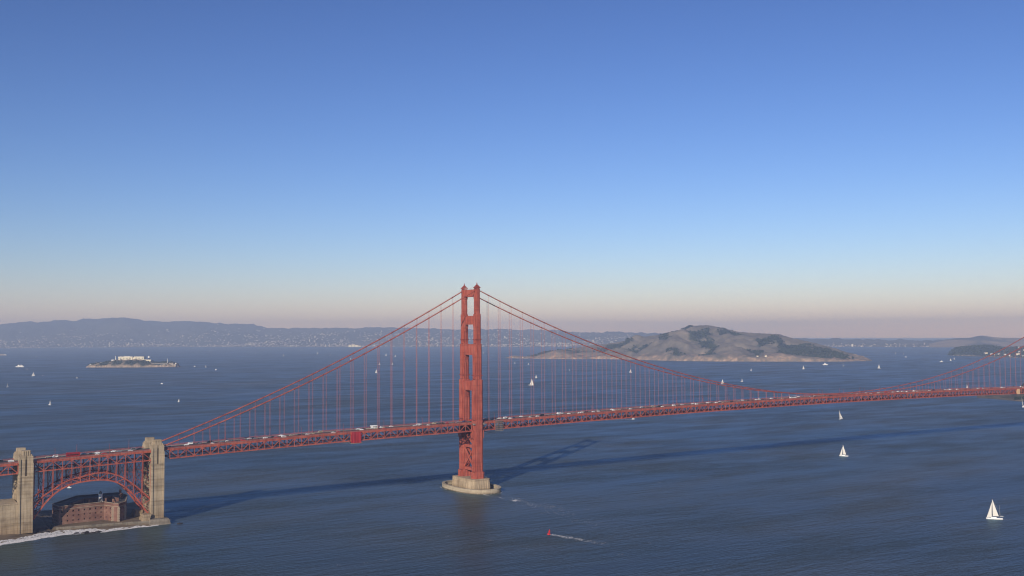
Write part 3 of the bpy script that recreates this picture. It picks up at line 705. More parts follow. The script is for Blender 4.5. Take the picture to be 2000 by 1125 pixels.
# lighthouse
t = alc_thing('lighthouse', 160, 55, alc_h(160, 60) - 1, 'slim pale lighthouse left of the long cream block', 'lighthouse')
MB().lathe([(2.6, -3), (2.0, 23)], 8).build('shaft', M['pale'], t)
mb = MB(); mb.lathe([(2.9, 23.003), (2.9, 24)], 8); mb.build('gallery', M['pale'], t)
MB().lathe([(1.6, 24.003), (1.6, 27.5), (0.2, 29.5)], 8).build('lantern', M['iron'], t)
# warden house ruin beside it
t = alc_thing('roofless_house', 138, 50, alc_h(140, 55), 'small pale ruin left of the island lighthouse', 'building')
MB().box(0, 16, 0, 12, -4, 7).build('wall', M['pale'], t)
# low white wall building right of the cell house
t = alc_thing('low_annex', 316, 60, alc_h(320, 60) - 1, 'low white annex right of the long cream block', 'building')
MB().box(0, 38, 0, 14, -6, 6).build('wall', M['cream'], t); MB().box(-0.5, 38.5, -0.5, 14.5, 6.003, 6.8).build('roof', M['pale'], t)
# water tower
t = alc_thing('water_tower', 340, 70, alc_h(340, 70) - 1, 'white water tower on dark legs on the small rocky island', 'water tower')
for sx_, sy_ in ((-4, -4), (4, -4), (4, 4), (-4, 4), (0, -5), (0, 5)):
    MB().tube([(sx_ * 1.2, sy_ * 1.2, -3), (sx_ * 0.95, sy_ * 0.95, 19)], 0.45, 5).build('leg', M['iron'], t)
mb = MB()
for z in (6, 12, 18):
    for a_, b_ in (((-5, -5), (5, -5)), ((5, -5), (5, 5)), ((5, 5), (-5, 5)), ((-5, 5), (-5, -5))):
        mb.beam((*a_, z), (*b_, z), 0.4, 0.4)
        mb.beam((*a_, z - 6), (*b_, z), 0.3, 0.3)
mb.build('bracing', M['iron'], t)
tk = MB().lathe([(4.2, 19.0), (5.4, 20.5), (5.6, 27.5), (5.8, 28), (0.4, 30.5)], 14).build('tank', M['white'], t)
# industries building
t = alc_thing('works_building', 362, 22, 13, 'long low grey works building on the island right side', 'building')
MB().box(0, 96, 0, 16, -10, 9).build('wall', M['greybuild'], t)
MB().box(-0.6, 96.6, -0.6, 16.6, 9.003, 10).build('roof', M['slate'], t)
for k in range(16): MB().box(2 + k * 5.9, 5.6 + k * 5.9, -0.3, 0.2, 2.5, 7).build('window', M['glass'], t)
t = alc_thing('power_house', 462, 30, 10, 'blocky grey power house at the island right end', 'building')
MB().box(0, 26, 0, 20, -8, 13).build('wall', M['greybuild'], t); MB().box(26.003, 40, 2, 18, -8, 6).build('annex', M['greybuild'], t)
t = alc_thing('chimney_stack', 454, 34, 12, 'tall pale chimney stack at the island right end', 'chimney')
MB().lathe([(2.3, -4), (1.5, 33), (1.8, 33.003), (1.8, 34.2)], 10).build('shaft', M['pale'], t)
for k, (s, d, w, lab) in enumerate(((20, 45, 10, 'tiny pale hut at the left tip of the small rocky island'), (48, 50, 14, 'second pale hut from the left tip of the small rocky island'), (75, 55, 9, 'third pale hut from the left tip of the small rocky island'), (492, 48, 8, 'white hut at the right tip of the small rocky island'))):
    t = alc_thing('island_hut', s, d, alc_h(s, d) - 0.5, lab, 'hut'); t['group'] = 'huts on the small rocky island'
    MB().box(0, w, 0, 8, -3, 4.5).build('wall', M['pale'], t)
    MB().add([(-0.4, -0.4, 4.5), (w + 0.4, -0.4, 4.5), (w + 0.4, 8.4, 4.5), (-0.4, 8.4, 4.5), (-0.4, 4, 7), (w + 0.4, 4, 7)], [(0, 1, 5, 4), (2, 3, 4, 5), (0, 4, 3), (1, 2, 5), (3, 2, 1, 0)]).build('roof', M['slate'], t)

# ------------------------------------------------------------------ far landmarks on the city shore
def far_tower(name, x, y, z, w, h, lab, cat):
    t = tag(empty(name, (x, y, z), 0.6), lab, cat)
    MB().box(-w / 2, w / 2, -w / 2, w / 2, -20, h * 0.8).build('shaft', M['pale'], t)
    mb = MB(); mb.frustum((-w / 2, w / 2, -w / 2, w / 2), (-0.3, 0.3, -0.3, 0.3), h * 0.8 + 0.003, h); mb.build('spire', M['pale'], t)
    return t

# ------------------------------------------------------------------ land under the left bridge end
SHX = [-700, -560, -479, -467, -453, -436, -424, -410, -396, -383, -368, -352, -342, -339, -318]
SHY = [-110, -62, -35, -32, -26, -19, -19, -24, -27, -27, -25, -27, -24, 45, 90]
def ysh(x): return float(np.interp(x, SHX, SHY))
WLX = [-432, -410, -393, -376, -353, -337]
WLY = [-8, -12, -14, -17, -22, -24]
def ywall(x): return float(np.interp(x, WLX, WLY))
def land_h(x, y):
    d = y - ysh(x)
    z = -1.6 + 0.24 * (d + 7)
    z = max(-1.6, min(z, 1.3 + 0.04 * d))
    if -436 < x < -341:
        if y > ywall(x) + 0.4: z = 4.0 if x > -432 else max(z, 1.3 + (4.0 - 1.3) * smooth(x, -436, -432))
    elif x <= -436:
        z = max(z, min(4.2, 0.24 * (d - 2)))
    # falls to the water behind and to the right
    back = 105 + 10 * fbm(x / 40.0, 0.3, 4.0)
    z = min(z, (back - y) * 0.5)
    z = min(z, (-326 - x) * 0.8 + 1.0) if y > 20 else z
    return max(-1.6, z + 0.22 * fbm(x / 6.0, y / 6.0, 1.0))
xs = np.arange(-690, -316, 2.2); ys = np.arange(-118, 125, 2.0)
V = [(float(x), float(y), land_h(x, y)) for x in xs for y in ys]
ny = len(ys); F = []
for i in range(len(xs) - 1):
    for j in range(ny - 1):
        a_ = i * ny + j; F.append((a_, a_ + ny, a_ + ny + 1, a_ + 1))
me = bpy.data.meshes.new('shore_ground'); me.from_pydata(V, [], F)
m, nt, p = new_mat('sand_and_dirt')
p.inputs['Roughness'].default_value = 0.92
n1 = noise_tex(nt, pos_scaled(nt, 0.05, 0.12, 0.1), 1.0, 7.0, 0.65)
nt.links.new(ramp(nt, n1, [(0.3, (0.075, 0.055, 0.035)), (0.5, (0.135, 0.098, 0.062)), (0.7, (0.19, 0.145, 0.095))]), p.inputs['Base Color'])
M['sand'] = m
me.materials.append(m); me.update()
if sum(pn.normal.z for pn in me.polygons) < 0: me.flip_normals()
tag(link('shore_ground', me), kind='structure')
# sea wall with coping
t = tag(empty('sea_wall', (-384, -16, 0)), 'weathered grey sea wall along the beach before the brick fort', 'wall')
for k in range(len(WLX) - 1):
    a_ = Vector((WLX[k] + 384, WLY[k] + 16, 0)); b_ = Vector((WLX[k + 1] + 384, WLY[k + 1] + 16, 0))
    n_ = max(1, int((b_ - a_).length / 6))
    for q in range(n_):
        p0, p1 = a_.lerp(b_, q / n_), a_.lerp(b_, (q + 0.985) / n_)
        hh = 4.1 + 0.12 * math.sin(q * 2.1 + k)
        MB().beam(p0 + Vector((0, 0, (hh - 0.8) / 2)), p1 + Vector((0, 0, (hh - 0.8) / 2)), 1.3, hh + 0.8).build('wall_block', M['seawall'], t)
# breaking surf: patches of foam on the water's edge
m, nt, p = new_mat('sea_foam')
p.inputs['Roughness'].default_value = 0.9
f1 = noise_tex(nt, pos_scaled(nt, 0.55, 0.9, 0.5), 1.0, 5.0, 0.7)
nt.links.new(ramp(nt, f1, [(0.35, (0.34, 0.36, 0.40)), (0.5, (0.60, 0.60, 0.62)), (0.7, (0.82, 0.81, 0.80))]), p.inputs['Base Color'])
M['foam'] = m
def foam_mesh(name, cells, size, label, seed=0):
    mb = MB(); rnd = random.Random(seed)
    for x, y, z in cells:
        n_ = rnd.choice((5, 6, 7)); ph = rnd.random() * 6
        pts = [(x + size * rnd.uniform(0.6, 1.25) * math.cos(ph + k * 6.283 / n_), y + size * rnd.uniform(0.6, 1.25) * math.sin(ph + k * 6.283 / n_), z) for k in range(n_)]
        mb.add(pts + [(x, y, z + size * 0.22)], [(k, (k + 1) % n_, n_) for k in range(n_)])
    return tag(mb.build(name, M['foam']), label, 'foam', kind='stuff')
cells = []
rnd = random.Random(8)
for k in range(24000):
    x = rnd.uniform(-560, -336); base = ysh(x)
    wv = 3.5 * fbm(x / 16.0, 0.0, 5.0) + 1.0 * fbm(x / 4.0, 0.0, 2.0)
    wid = np.interp(x, [-560, -470, -440, -400, -385, -360, -336], [12, 13, 17, 11, 7, 4, 2.5])
    off = np.interp(x, [-560, -470, -440, -405, -390, -336], [-2, -2.5, -1.0, -1.0, 0.0, -1])
    dy = rnd.uniform(-0.5, 0.5) * wid
    if fbm(x / 5.0, dy / 2.2, 7.0) + 0.30 - 0.12 * abs(dy) / (wid * 0.5) < (-0.12 if x < -405 else 0.08): continue
    y = base + wv + off + dy
    cells.append((x, y, max(0.06, land_h(x, y) + 0.08)))
foam_mesh('surf', cells, 0.62, 'white surf breaking along the beach at lower left', 3)
# dark wet rocks in the surf
rockm = simple('wet_rock', (0.035, 0.030, 0.028), 0.5, var=0.3, vscale=0.8)
M['rock'] = rockm
rk = []
for k, (x, y, r, lab) in enumerate(((-418, -27, 1.6, 'dark wet rock nearest the beach in the surf'), (-411, -30, 2.2, 'largest dark wet rock in the surf below the fort'), (-406, -31.5, 1.4, 'small dark rock right of the largest surf rock'), (-401, -31, 1.7, 'dark rock at the right end of the surf rocks'), (-330, -30, 1.5, 'dark rock off the foundation slab corner'), (-441, -13, 1.9, 'dark boulder on the sand beside the tall left pylon'), (-446, -14.5, 1.5, 'smaller boulder on the sand touching the left pylon foot'))):
    bm = bmesh.new(); bmesh.ops.create_icosphere(bm, subdivisions=2, radius=1.0)
    for v in bm.verts:
        v.co *= 1 + 0.45 * fbm(v.co.x * 1.3 + k * 7, v.co.y * 1.3, v.co.z * 1.3)
        v.co = Vector((v.co.x * r * 1.7, v.co.y * r, v.co.z * r * 0.75))
    me = bpy.data.meshes.new('rock'); bm.to_mesh(me); bm.free(); me.materials.append(rockm)
    o = link('rock', me); o.location = (x, y, max(0.0, land_h(x, y)) + 0.1); tag(o, lab, 'rock', 'rocks along the beach')

# ------------------------------------------------------------------ bridge geometry laws
PAN = 7.62
YT = 13.7
def zb(x):
    if x < -343: return 58.0 + 0.031 * (x + 343)
    if x < 0: return 65.6 + 0.008 * x - 4.12e-5 * x * x
    t = x / 1280.0
    return 65.6 + 4 * 7.3 * t * (1 - t)
def zr(x): return zb(x) + 7.62 + 1.25          # road surface
ZS, ZM = 222.5, 83.6
def zc(x):
    if x >= 0: return ZM + (ZS - ZM) * ((x - 640) / 640.0) ** 2
    t = -x / 343.0
    return ZS + (69.5 - ZS) * t - 4 * 9.0 * t * (1 - t)

BR = tag(empty('suspension_bridge', (0, 0, 0)), 'orange suspension bridge with tall art deco tower crossing the strait', 'bridge')

# --- towers
def leg_mesh(z0, z1, wx, wy, rib=True):
    """one storey of a tower leg: cruciform section with fluted faces"""
    mb = MB()
    s = wx * 0.17; d = wy * 0.11
    mb.box(-wx / 2 + s, wx / 2 - s, -wy / 2, wy / 2, z0, z1)
    mb.box(-wx / 2, -wx / 2 + s, -wy / 2 + d, wy / 2 - d, z0, z1 - 0.7)
    mb.box(wx / 2 - s, wx / 2, -wy / 2 + d, wy / 2 - d, z0, z1 - 0.7)
    if rib:
        for k in (-0.30, 0.0, 0.30):
            xx = k * wx
            for sg in (-1, 1):
                y0 = sg * (wy / 2 - 0.05); y1 = sg * (wy / 2 + 0.28)
                mb.box(xx - wx * 0.055, xx + wx * 0.055, min(y0, y1), max(y0, y1), z0, z1 - 1.6)
        for k in (-0.2, 0.2):
            for sg in (-1, 1):
                x0 = sg * (wx / 2 - 0.05); x1 = sg * (wx / 2 + 0.25)
                mb.box(min(x0, x1), max(x0, x1), k * wy - 0.5, k * wy + 0.5, z0, z1 - 2.0)
    return mb
STOREY = [(13.4, 21.2, 13.0, 9.4), (21.203, 78.0, 10.8, 8.0), (78.003, 122.6, 10.6, 7.9), (122.603, 162.4, 8.7, 6.7), (162.403, 195.7, 7.1, 5.6), (195.703, 223.9, 5.8, 4.6)]
def build_tower(x, root):
    tw = empty('tower', (x, 0, 0), 0, root)
    for sg in (-1, 1):
        for (z0, z1, wx, wy) in STOREY:
            mb = leg_mesh(z0, z1, wx, wy, z1 < 200)
            lo = mb.build('leg_section', M['orange'], tw); lo.location = (0, sg * YT, 0)
        for zq, wx, wy in ((166.8, 7.3, 5.8), (126.9, 8.9, 6.9)):       # narrow string bands
            o = MB().box(-wx / 2 - 0.25, wx / 2 + 0.25, -wy / 2 - 0.4, wy / 2 + 0.4, zq - 0.45, zq + 0.45).build('string_band', M['orange_dk'], tw); o.location = (0, sg * YT, 0)
        mb = MB(); mb.box(-3.2, 3.2, -2.7, 2.7, 223.903, 224.9); mb.frustum((-2.9, 2.9, -2.4, 2.4), (-1.0, 1.0, -0.9, 0.9), 224.9, 227.4)
        cp = mb.build('saddle_cap', M['orange_dk'], tw); cp.location = (0, sg * YT, 0)
        fn_ = MB().lathe([(0.75, 227.403), (0.8, 228.6), (0.45, 229.0), (0.12, 230.7)], 8).build('beacon', M['orange_dk'], tw); fn_.location = (0, sg * YT, 0)
        mb = MB(); mb.frustum((-5.6, 5.6, -2.6, 2.6), (-7.1, 7.1, -2.6, 2.6), 56.2, 58.2); mb.box(-7.1, 7.1, -2.6, 2.6, 58.2, 66.5)
        o = mb.build('deck_bracket', M['orange'], tw); o.location = (0, sg * YT, 0)
    # portal struts with stepped haunches and fluting
    for (z0, z1, half, wyl) in ((214.4, 222.6, 2.0, 4.6), (183.4, 193.1, 2.5, 5.6), (149.3, 161.5, 3.1, 6.7), (110.0, 120.6, 3.7, 7.9)):
        mb = MB(); inner = YT - 2.0
        mb.box(-half, half, -inner, inner, z0, z1)
        for k in range(-3, 4):
            for sg in (-1, 1):
                x0, x1 = sg * (half - 0.05), sg * (half + 0.3)
                mb.box(min(x0, x1), max(x0, x1), k * 2.6 - 0.45, k * 2.6 + 0.45, z0 + 0.8, z1 - 0.8)
        face = YT - wyl / 2 + 0.1
        for q, (hw, hz_) in enumerate(((2.3, 2.2), (1.6, 4.4), (0.9, 7.5))):
            for sg in (-1, 1):
                ya, yb = sg * (face - hw), sg * (face + 0.4)
                mb.box(-half + 0.25 * (q + 1), half - 0.25 * (q + 1), min(ya, yb), max(ya, yb), z0 - hz_, z0 - 0.003 - (0 if q == 0 else ((2.2, 4.4)[q - 1])))
        mb.build('portal_strut', M['orange'], tw)
    # bracing below the deck
    for zq in (48.0, 22.9):
        MB().box(-2.6, 2.6, -YT + 3, YT - 3, zq - 1.5, zq + 1.5).build('portal_strut', M['orange'], tw)
    for za, zb_ in ((24.4, 46.5), (49.5, 64.0)):
        for sg in (-1, 1):
            mb = MB()
            for xx in (-2.2, 2.2): mb.beam((xx - 0.012 * sg, -sg * (YT - 3.4), za), (xx - 0.012 * sg, sg * (YT - 3.4), zb_), 1.5, 1.5)
            mb.build('cross_brace', M['orange'], tw)
    MB().box(-4.5, 4.5, -YT + 3.5, YT - 3.5, 64.0, 67.0).build('deck_seat', M['orange_dk'], tw)
    return tw
build_tower(0, BR)
build_tower(1280, BR)
# maintenance lines and rails on the tower top
mb = MB()
for xx in (-1.8, 1.8):
    for z in (223.8, 225.0): mb.beam((xx, -11, z), (xx, 11, z), 0.12, 0.12)
    for k in range(9): mb.beam((xx, -11 + k * 2.75, 222.6), (xx, -11 + k * 2.75, 225.0), 0.12, 0.12)
mb.build('top_railing', M['pale'], BR)

# --- main cables with cable bands
for sg in (-1, 1):
    pts = [(x, sg * YT, zc(x)) for x in np.linspace(-345, 0, 46)] + [(x, sg * YT, zc(x)) for x in np.linspace(8, 1280, 160)]
    cb = MB().tube(pts, 0.56, 8).build('main_cable', M['orange'], BR, smooth=True)
    mb = MB()
    for k in list(range(-21, 0)) + list(range(1, 84)):
        x = k * 15.24; d = Vector((1, 0, (zc(x + 1) - zc(x - 1)) / 2)).normalized(); q = Vector((x, sg * YT, zc(x)))
        mb.tube([q - d * 0.7, q + d * 0.7], 0.72, 6)
    mb.build('cable_bands', M['orange_dk'], cb)['kind'] = 'stuff'
    hl = MB()
    for off in (-0.55, 0.55):
        hl.tube([(px, py + off, pz + 1.25) for px, py, pz in pts], 0.03, 3, cap=False)
    hl.build('hand_lines', M['rope'], cb)

# --- suspender ropes: one object for each rope group
for sg in (-1, 1):
    for k in list(range(-20, 0)) + list(range(1, 84)):
        x = k * 15.24
        top, bot = zc(x) - 0.4, zb(x) + 7.62
        if top - bot < 1.2: continue
        mb = MB()
        for dx in (-0.36, 0.36):
            for dy in (-0.22, 0.22):
                mb.tube([(dx, dy, bot), (dx, dy, top)], 0.043, 4, cap=False)
        o = mb.build('suspender', M['rope'], BR); o.location = (x, sg * YT, 0)

# --- stiffening truss
def truss(parent, x0, n, sg, single, top_even, depth=7.62, zfun=zb, post_w=0.62, skip=()):
    y = sg * YT
    X = [x0 + i * PAN for i in range(n + 1)]
    for nm, dz, hh in (('top_chord', depth, 0.95), ('bottom_chord', 0.0, 0.95)):
        mb = MB()
        for i in range(n): mb.beam((X[i], y, zfun(X[i]) + dz), (X[i + 1], y, zfun(X[i + 1]) + dz), 0.95, hh)
        mb.build(nm, M['orange'], parent)
    pb, db = MB(), MB()
    for i in range(n + 1):
        w = post_w * (1.0 if i % 2 == 0 else 0.95)
        a_, b_ = Vector((X[i], y, zfun(X[i]) + 0.48)), Vector((X[i], y, zfun(X[i]) + depth - 0.48))
        if single: MB().beam(a_, b_, w, w).build('post', M['orange'], parent)
        else: pb.beam(a_, b_, w, w)
    for i in range(n):
        up0 = (i % 2 == 0) == top_even
        za, zz = (depth - 0.3, 0.3) if up0 else (0.3, depth - 0.3)
        a_, b_ = Vector((X[i], y, zfun(X[i]) + za)), Vector((X[i + 1], y, zfun(X[i + 1]) + zz))
        if single: MB().beam(a_, b_, 0.58, 0.62).build('diagonal', M['orange'], parent)
        else: db.beam(a_, b_, 0.58, 0.62)
    if not single:
        pb.build('posts', M['orange'], parent)['kind'] = 'stuff'
        db.build('diagonals', M['orange'], parent)['kind'] = 'stuff'

for nm, x0, n, te in (('side', -44 * PAN, 43, True), ('main', PAN, 166, False)):
    for sg in (-1, 1):
        tr = empty('stiffening_truss', (0, 0, 0), 0, BR)
        truss(tr, x0, n, sg, sg < 0, te)

def deck(parent, x0, x1, name='deck', lat=True):
    """road slab, sidewalks, floor beams, stringers, laterals and railings between x0 and x1"""
    n = max(1, int(round((x1 - x0) / PAN))); X = [x0 + (x1 - x0) * i / n for i in range(n + 1)]
    def strip(y0, y1, dz, th):
        mb = MB()
        for i in range(n):
            za, zz = zr(X[i]) + dz, zr(X[i + 1]) + dz
            mb.add([(X[i], y0, za - th), (X[i + 1], y0, zz - th), (X[i + 1], y1, zz - th), (X[i], y1, za - th), (X[i], y0, za), (X[i + 1], y0, zz), (X[i + 1], y1, zz), (X[i], y1, za)],
                   [(0, 3, 2, 1), (4, 5, 6, 7), (0, 1, 5, 4), (2, 3, 7, 6)] + ([(3, 0, 4, 7)] if i == 0 else []) + ([(1, 2, 6, 5)] if i == n - 1 else []))
        return mb
    strip(-9.4, 9.4, 0, 0.35).build('roadway', M['asphalt'], parent)
    mk = MB()
    for y in (-6.2, -3.1, 3.1, 6.2):
        for k in range(int((x1 - x0) / 12)):
            xa = x0 + k * 12; za, zz = zr(xa) + 0.006, zr(xa + 3.5) + 0.006
            mk.add([(xa, y - 0.08, za), (xa + 3.5, y - 0.08, zz), (xa + 3.5, y + 0.08, zz), (xa, y + 0.08, za)], [(0, 1, 2, 3)])
    mk.build('lane_markings', M['white'], parent)['kind'] = 'stuff'
    fl = MB()
    for i in range(n + 1):
        zt = zr(X[i]) - 0.36
        fl.box(X[i] - 0.25, X[i] + 0.25, -13.2, 13.2, zt - 1.9, zt)
        if lat:
            fl.box(X[i] - 0.2, X[i] + 0.2, -13.2, 13.2, zb(X[i]) - 0.35, zb(X[i]) + 0.35)
            if i < n:
                s = 1 if i % 2 == 0 else -1
                fl.beam((X[i], -13.2 * s, zb(X[i]) - 0.05), (X[i + 1], 13.2 * s, zb(X[i + 1]) - 0.05), 0.45, 0.45)
    fl.build('floor_framing', M['orange_dk'], parent)['kind'] = 'stuff'
    for sg in (-1, 1):
        strip(sg * 9.403 if sg > 0 else -13.6, 13.6 if sg > 0 else -9.403, 0.25, 0.3).build('sidewalk', M['walk'], parent)
        # fascia girder and railing
        fb = MB()
        for i in range(n):
            fb.beam((X[i], sg * 14.05, zr(X[i]) - 0.25), (X[i + 1], sg * 14.05, zr(X[i + 1]) - 0.25), 0.3, 1.0)
        fb.build('fascia', M['orange'], parent)
        rb = MB()
        for i in range(n):
            a_, b_ = Vector((X[i], sg * 14.05, zr(X[i]))), Vector((X[i + 1], sg * 14.05, zr(X[i + 1])))
            up = Vector((0, 0, 1))
            rb.beam(a_ + up * 1.42, b_ + up * 1.42, 0.16, 0.14); rb.beam(a_ + up * 0.42, b_ + up * 0.42, 0.10, 0.10)
            rb.beam(a_ + up * 0.25, a_ + up * 1.55, 0.2, 0.2)
            for q in range(1, 16):
                c_ = a_.lerp(b_, q / 16); rb.beam(c_ + up * 0.42, c_ + up * 1.4, 0.14, 0.10)
        rb.build('railing', M['orange'], parent)['kind'] = 'stuff'
        # inner kerb rail
        kb = MB()
        for i in range(n):
            a_, b_ = Vector((X[i], sg * 9.6, zr(X[i]) + 0.25)), Vector((X[i + 1], sg * 9.6, zr(X[i + 1]) + 0.25))
            kb.beam(a_ + Vector((0, 0, 0.6)), b_ + Vector((0, 0, 0.6)), 0.12, 0.2); kb.beam(a_, a_ + Vector((0, 0, 0.7)), 0.14, 0.14)
        kb.build('kerb_rail', M['orange_dk'], parent)['kind'] = 'stuff'
dk = empty('deck', (0, 0, 0), 0, BR)
deck(dk, -341.5, 1280.0)

# ------------------------------------------------------------------ tower pier and fender
t = tag(empty('tower_pier', (0, 0, 0)), 'tan ribbed concrete pier block under the orange tower', 'pier')
def chamf(x, y, c): return [(-x + c, -y), (x - c, -y), (x, -y + c), (x, y - c), (x - c, y), (-x + c, y), (-x, y - c), (-x, -y + c)]
mb = MB(); b0, b1 = chamf(12.4, 24.4, 2.8), chamf(11.4, 23.2, 2.4)
mb.add([(x, y, -3) for x, y in b0] + [(x, y, 12.6) for x, y in b1] , [tuple(range(8))[::-1], tuple(range(8, 16))] + [(i, (i + 1) % 8, 8 + (i + 1) % 8, 8 + i) for i in range(8)])
mb.build('block', M['pier'], t)
MB().prism(chamf(11.7, 23.5, 2.5), 12.603, 13.4).build('coping', M['pier'], t)
for i in range(8):       # vertical ribs on every face
    (xa, ya), (xb, yb), (xc_, yc_), (xd, yd) = b0[i], b0[(i + 1) % 8], b1[i], b1[(i + 1) % 8]
    L = math.hypot(xb - xa, yb - ya); nr = max(2, int(L / 3.0))
    for q in range(nr):
        f_ = (q + 0.5) / nr
        lo_ = Vector((xa + (xb - xa) * f_, ya + (yb - ya) * f_, -3)); hi_ = Vector((xc_ + (xd - xc_) * f_, yc_ + (yd - yc_) * f_, 12.3))
        MB().beam(lo_, hi_, 0.9, 0.6).build('rib', M['pier'], t)
t = tag(empty('pier_fender', (0, 0, 0)), 'oval cream concrete fender ring around the tower pier', 'fender')
def oval(ax, ay, n=72):
    out = []
    for k in range(n):
        a_ = 2 * math.pi * k / n; c, s = math.cos(a_), math.sin(a_)
        e = 2.0 / 2.5
        out.append((ax * math.copysign(abs(c) ** e, c), ay * math.copysign(abs(s) ** e, s)))
    return out
def ring(o1, i1, z0, z1, o2=None, i2=None):
    n = len(o1); o2 = o2 or o1; i2 = i2 or i1
    v = [(x, y, z0) for x, y in o1] + [(x, y, z1) for x, y in o2] + [(x, y, z1) for x, y in i2] + [(x, y, z0) for x, y in i1]
    f = []
    for k in range(n):
        j = (k + 1) % n
        for q in range(4):
            r_ = (q + 1) % 4
            f.append((q * n + k, q * n + j, r_ * n + j, r_ * n + k))
    return MB().add(v, f)
ring(oval(24.6, 44.6), oval(21.2, 41.2), -4, 4.0, oval(23.8, 43.8), oval(21.2, 41.2)).build('wall', M['fender'], t)
ring(oval(24.2, 44.2), oval(20.9, 40.9), 4.003, 4.9).build('coping', M['fender'], t)
MB().prism(oval(21.4, 41.4), -4, 0.35).build('floor', M['seawall'], t)

# ------------------------------------------------------------------ pylons
def pylon(name, xc, zsh, ztop, zroad, label):
    t = tag(empty(name, (xc, 0, 0)), label, 'pylon', 'concrete pylons at the ends of the steel arch')
    for sg in (-1, 1):
        lg = empty('leg', (0, 0, 0), 0, t)
        def Y(a_, b_): return (min(sg * a_, sg * b_), max(sg * a_, sg * b_))
        mb = MB()
        y0, y1 = Y(8.6, 17.0)
        zs = zsh - 17.5
        mb.box(-5.5, 5.5, y0, y1, 3.0, zs)                                  # plain shaft
        mb.box(-5.5, -0.75, y0, y1, zs, zsh); mb.box(0.75, 5.5, y0, y1, zs, zsh)  # split by a tall slot
        ya, yb = Y(8.6, 15.2); mb.box(-0.75, 0.75, ya, yb, zs, zsh - 0.5)
        mb.build('shaft', M['concrete'], lg)
        mb = MB()
        ya, yb = Y(16.9, 17.7); mb.box(-5.75, -4.4, ya, yb, 3.0, zsh - 2.5); mb.box(4.6, 5.75, ya, yb, 3.0, zsh - 6)
        ya, yb = Y(8.3, 17.3); mb.box(-5.72, 5.72, ya, yb, zs - 0.4, zs + 0.4)
        mb.build('edge_rib', M['concrete'], lg)
        # stepped, fluted head: two square tiers
        zt1 = zsh + (ztop - zsh) * 0.3
        hd = MB(); ya, yb = Y(9.0, 16.5); hd.box(-4.5, 4.5, ya, yb, zsh + 0.003, zt1)
        ya, yb = Y(9.4, 16.2); hd.box(-3.3, 3.3, ya, yb, zt1 + 0.003, ztop)
        hd.build('head', M['concrete'], lg)
        for k in range(4):
            x = -2.55 + k * 1.7
            ya, yb = Y(15.9, 16.9); MB().box(x - 0.55, x + 0.55, ya, yb, zsh - 3.0, ztop - 0.25).build('flute', M['concrete'], lg)
        for sx_ in (-1, 1):
            xa, xb = sorted((sx_ * 3.7, sx_ * 4.6)); ya, yb = Y(16.0, 16.8); MB().box(xa, xb, ya, yb, zsh + 0.006, zt1 - 0.3).build('flute', M['concrete'], lg)
            for k in range(4):
                y_ = sg * (10.4 + k * 1.6)
                xa, xb = sorted((sx_ * 3.2, sx_ * 3.75)); MB().box(xa, xb, y_ - 0.5, y_ + 0.5, zt1 + 0.006, ztop - 0.25).build('flute', M['concrete'], lg)
                xa, xb = sorted((sx_ * 4.4, sx_ * 4.95)); MB().box(xa, xb, y_ - 0.5, y_ + 0.5, zsh + 0.006, zt1 - 0.3).build('flute', M['concrete'], lg)
    # wall between the legs under the road, open in the lower middle
    mb = MB(); mb.box(-4.2, 4.2, -8.6, 8.6, zroad - 16, zroad - 1.9)
    for sg in (-1, 1): mb.box(-4.2, 4.2, *sorted((sg * 5.2, sg * 8.6)), 3.0, zroad - 16.003)
    mb.build('cross_wall', M['concrete'], t)
    return t
pylon('concrete_pylon', -346.8, 71.6, 76.4, zr(-347), 'tan concrete pylon where the main cables meet the deck')
pylon('concrete_pylon', -458.0, 69.0, 73.6, zr(-458), 'tan concrete pylon beside the block wall at the left edge')
# foundation slabs
t = tag(empty('foundation_slab', (-346.8, 0, 0)), 'dark stained slab under the pylon standing in the water', 'foundation')
mb = MB(); mb.frustum((-9.5, 10.5, -27, 24), (-8.0, 8.4, -24.5, 22), -2.5, 5.0); mb.build('slab', M['seawall'], t)
MB().frustum((-14.5, -8.2, -21, -8), (-13.0, -6.0, -20, -9), 3.5, 9.5).build('arch_bearing', M['concrete'], t)
MB().frustum((-14.5, -8.2, 8, 21), (-13.0, -6.0, 9, 20), 3.5, 9.5).build('arch_bearing', M['concrete'], t)
t = tag(empty('anchorage_block', (-510, 0, 0)), 'massive tan concrete block wall left of the pylon by the beach', 'wall')
MB().box(-110, 46.3, -16.2, 16.2, 0.5, 28.2).build('wall', M['concrete'], t)
MB().box(-110, 46.25, -16.6, 16.6, 28.203, 29.2).build('coping', M['concrete'], t)
MB().frustum((-110, 30, -12, 14), (-110, 2, 8, 14), 29.203, 38).build('sloping_roof', M['seawall'], t)

# ------------------------------------------------------------------ steel arch span
AR = tag(empty('steel_arch_span', (-401.5, 0, 0)), 'orange steel arch span over the brick fort between two pylons', 'bridge span')
AX0, APN = -451.0, 13
AXs = [AX0 + i * PAN for i in range(APN + 1)]
LCX = [-451, -445, -439.3, -432.8, -424.4, -411.7, -403, -394.4, -383.3, -374.3, -366.6, -360.1, -355.5, -352]
LCZ = [13.4, 21.6, 29.5, 35.1, 39.4, 42.6, 43.3, 42.9, 40.5, 34.7, 26.6, 18.1, 11.6, 7.0]
UCX = [-451, -441.3, -433, -422.6, -412, -401.2, -394.7, -383.7, -374.7, -365.6, -358.8, -352]
UCZ = [26.0, 34.3, 38.6, 43.6, 46.9, 49.3, 49.6, 46.8, 42.7, 35.7, 28.9, 22]
def sm_interp(x, X, Z):      # smoothed arch curve (cubic fit)
    return float(np.polyval(np.polyfit(np.array(X) + 401.5, Z, 6), x + 401.5))
def zl(x): return sm_interp(x, LCX, LCZ)
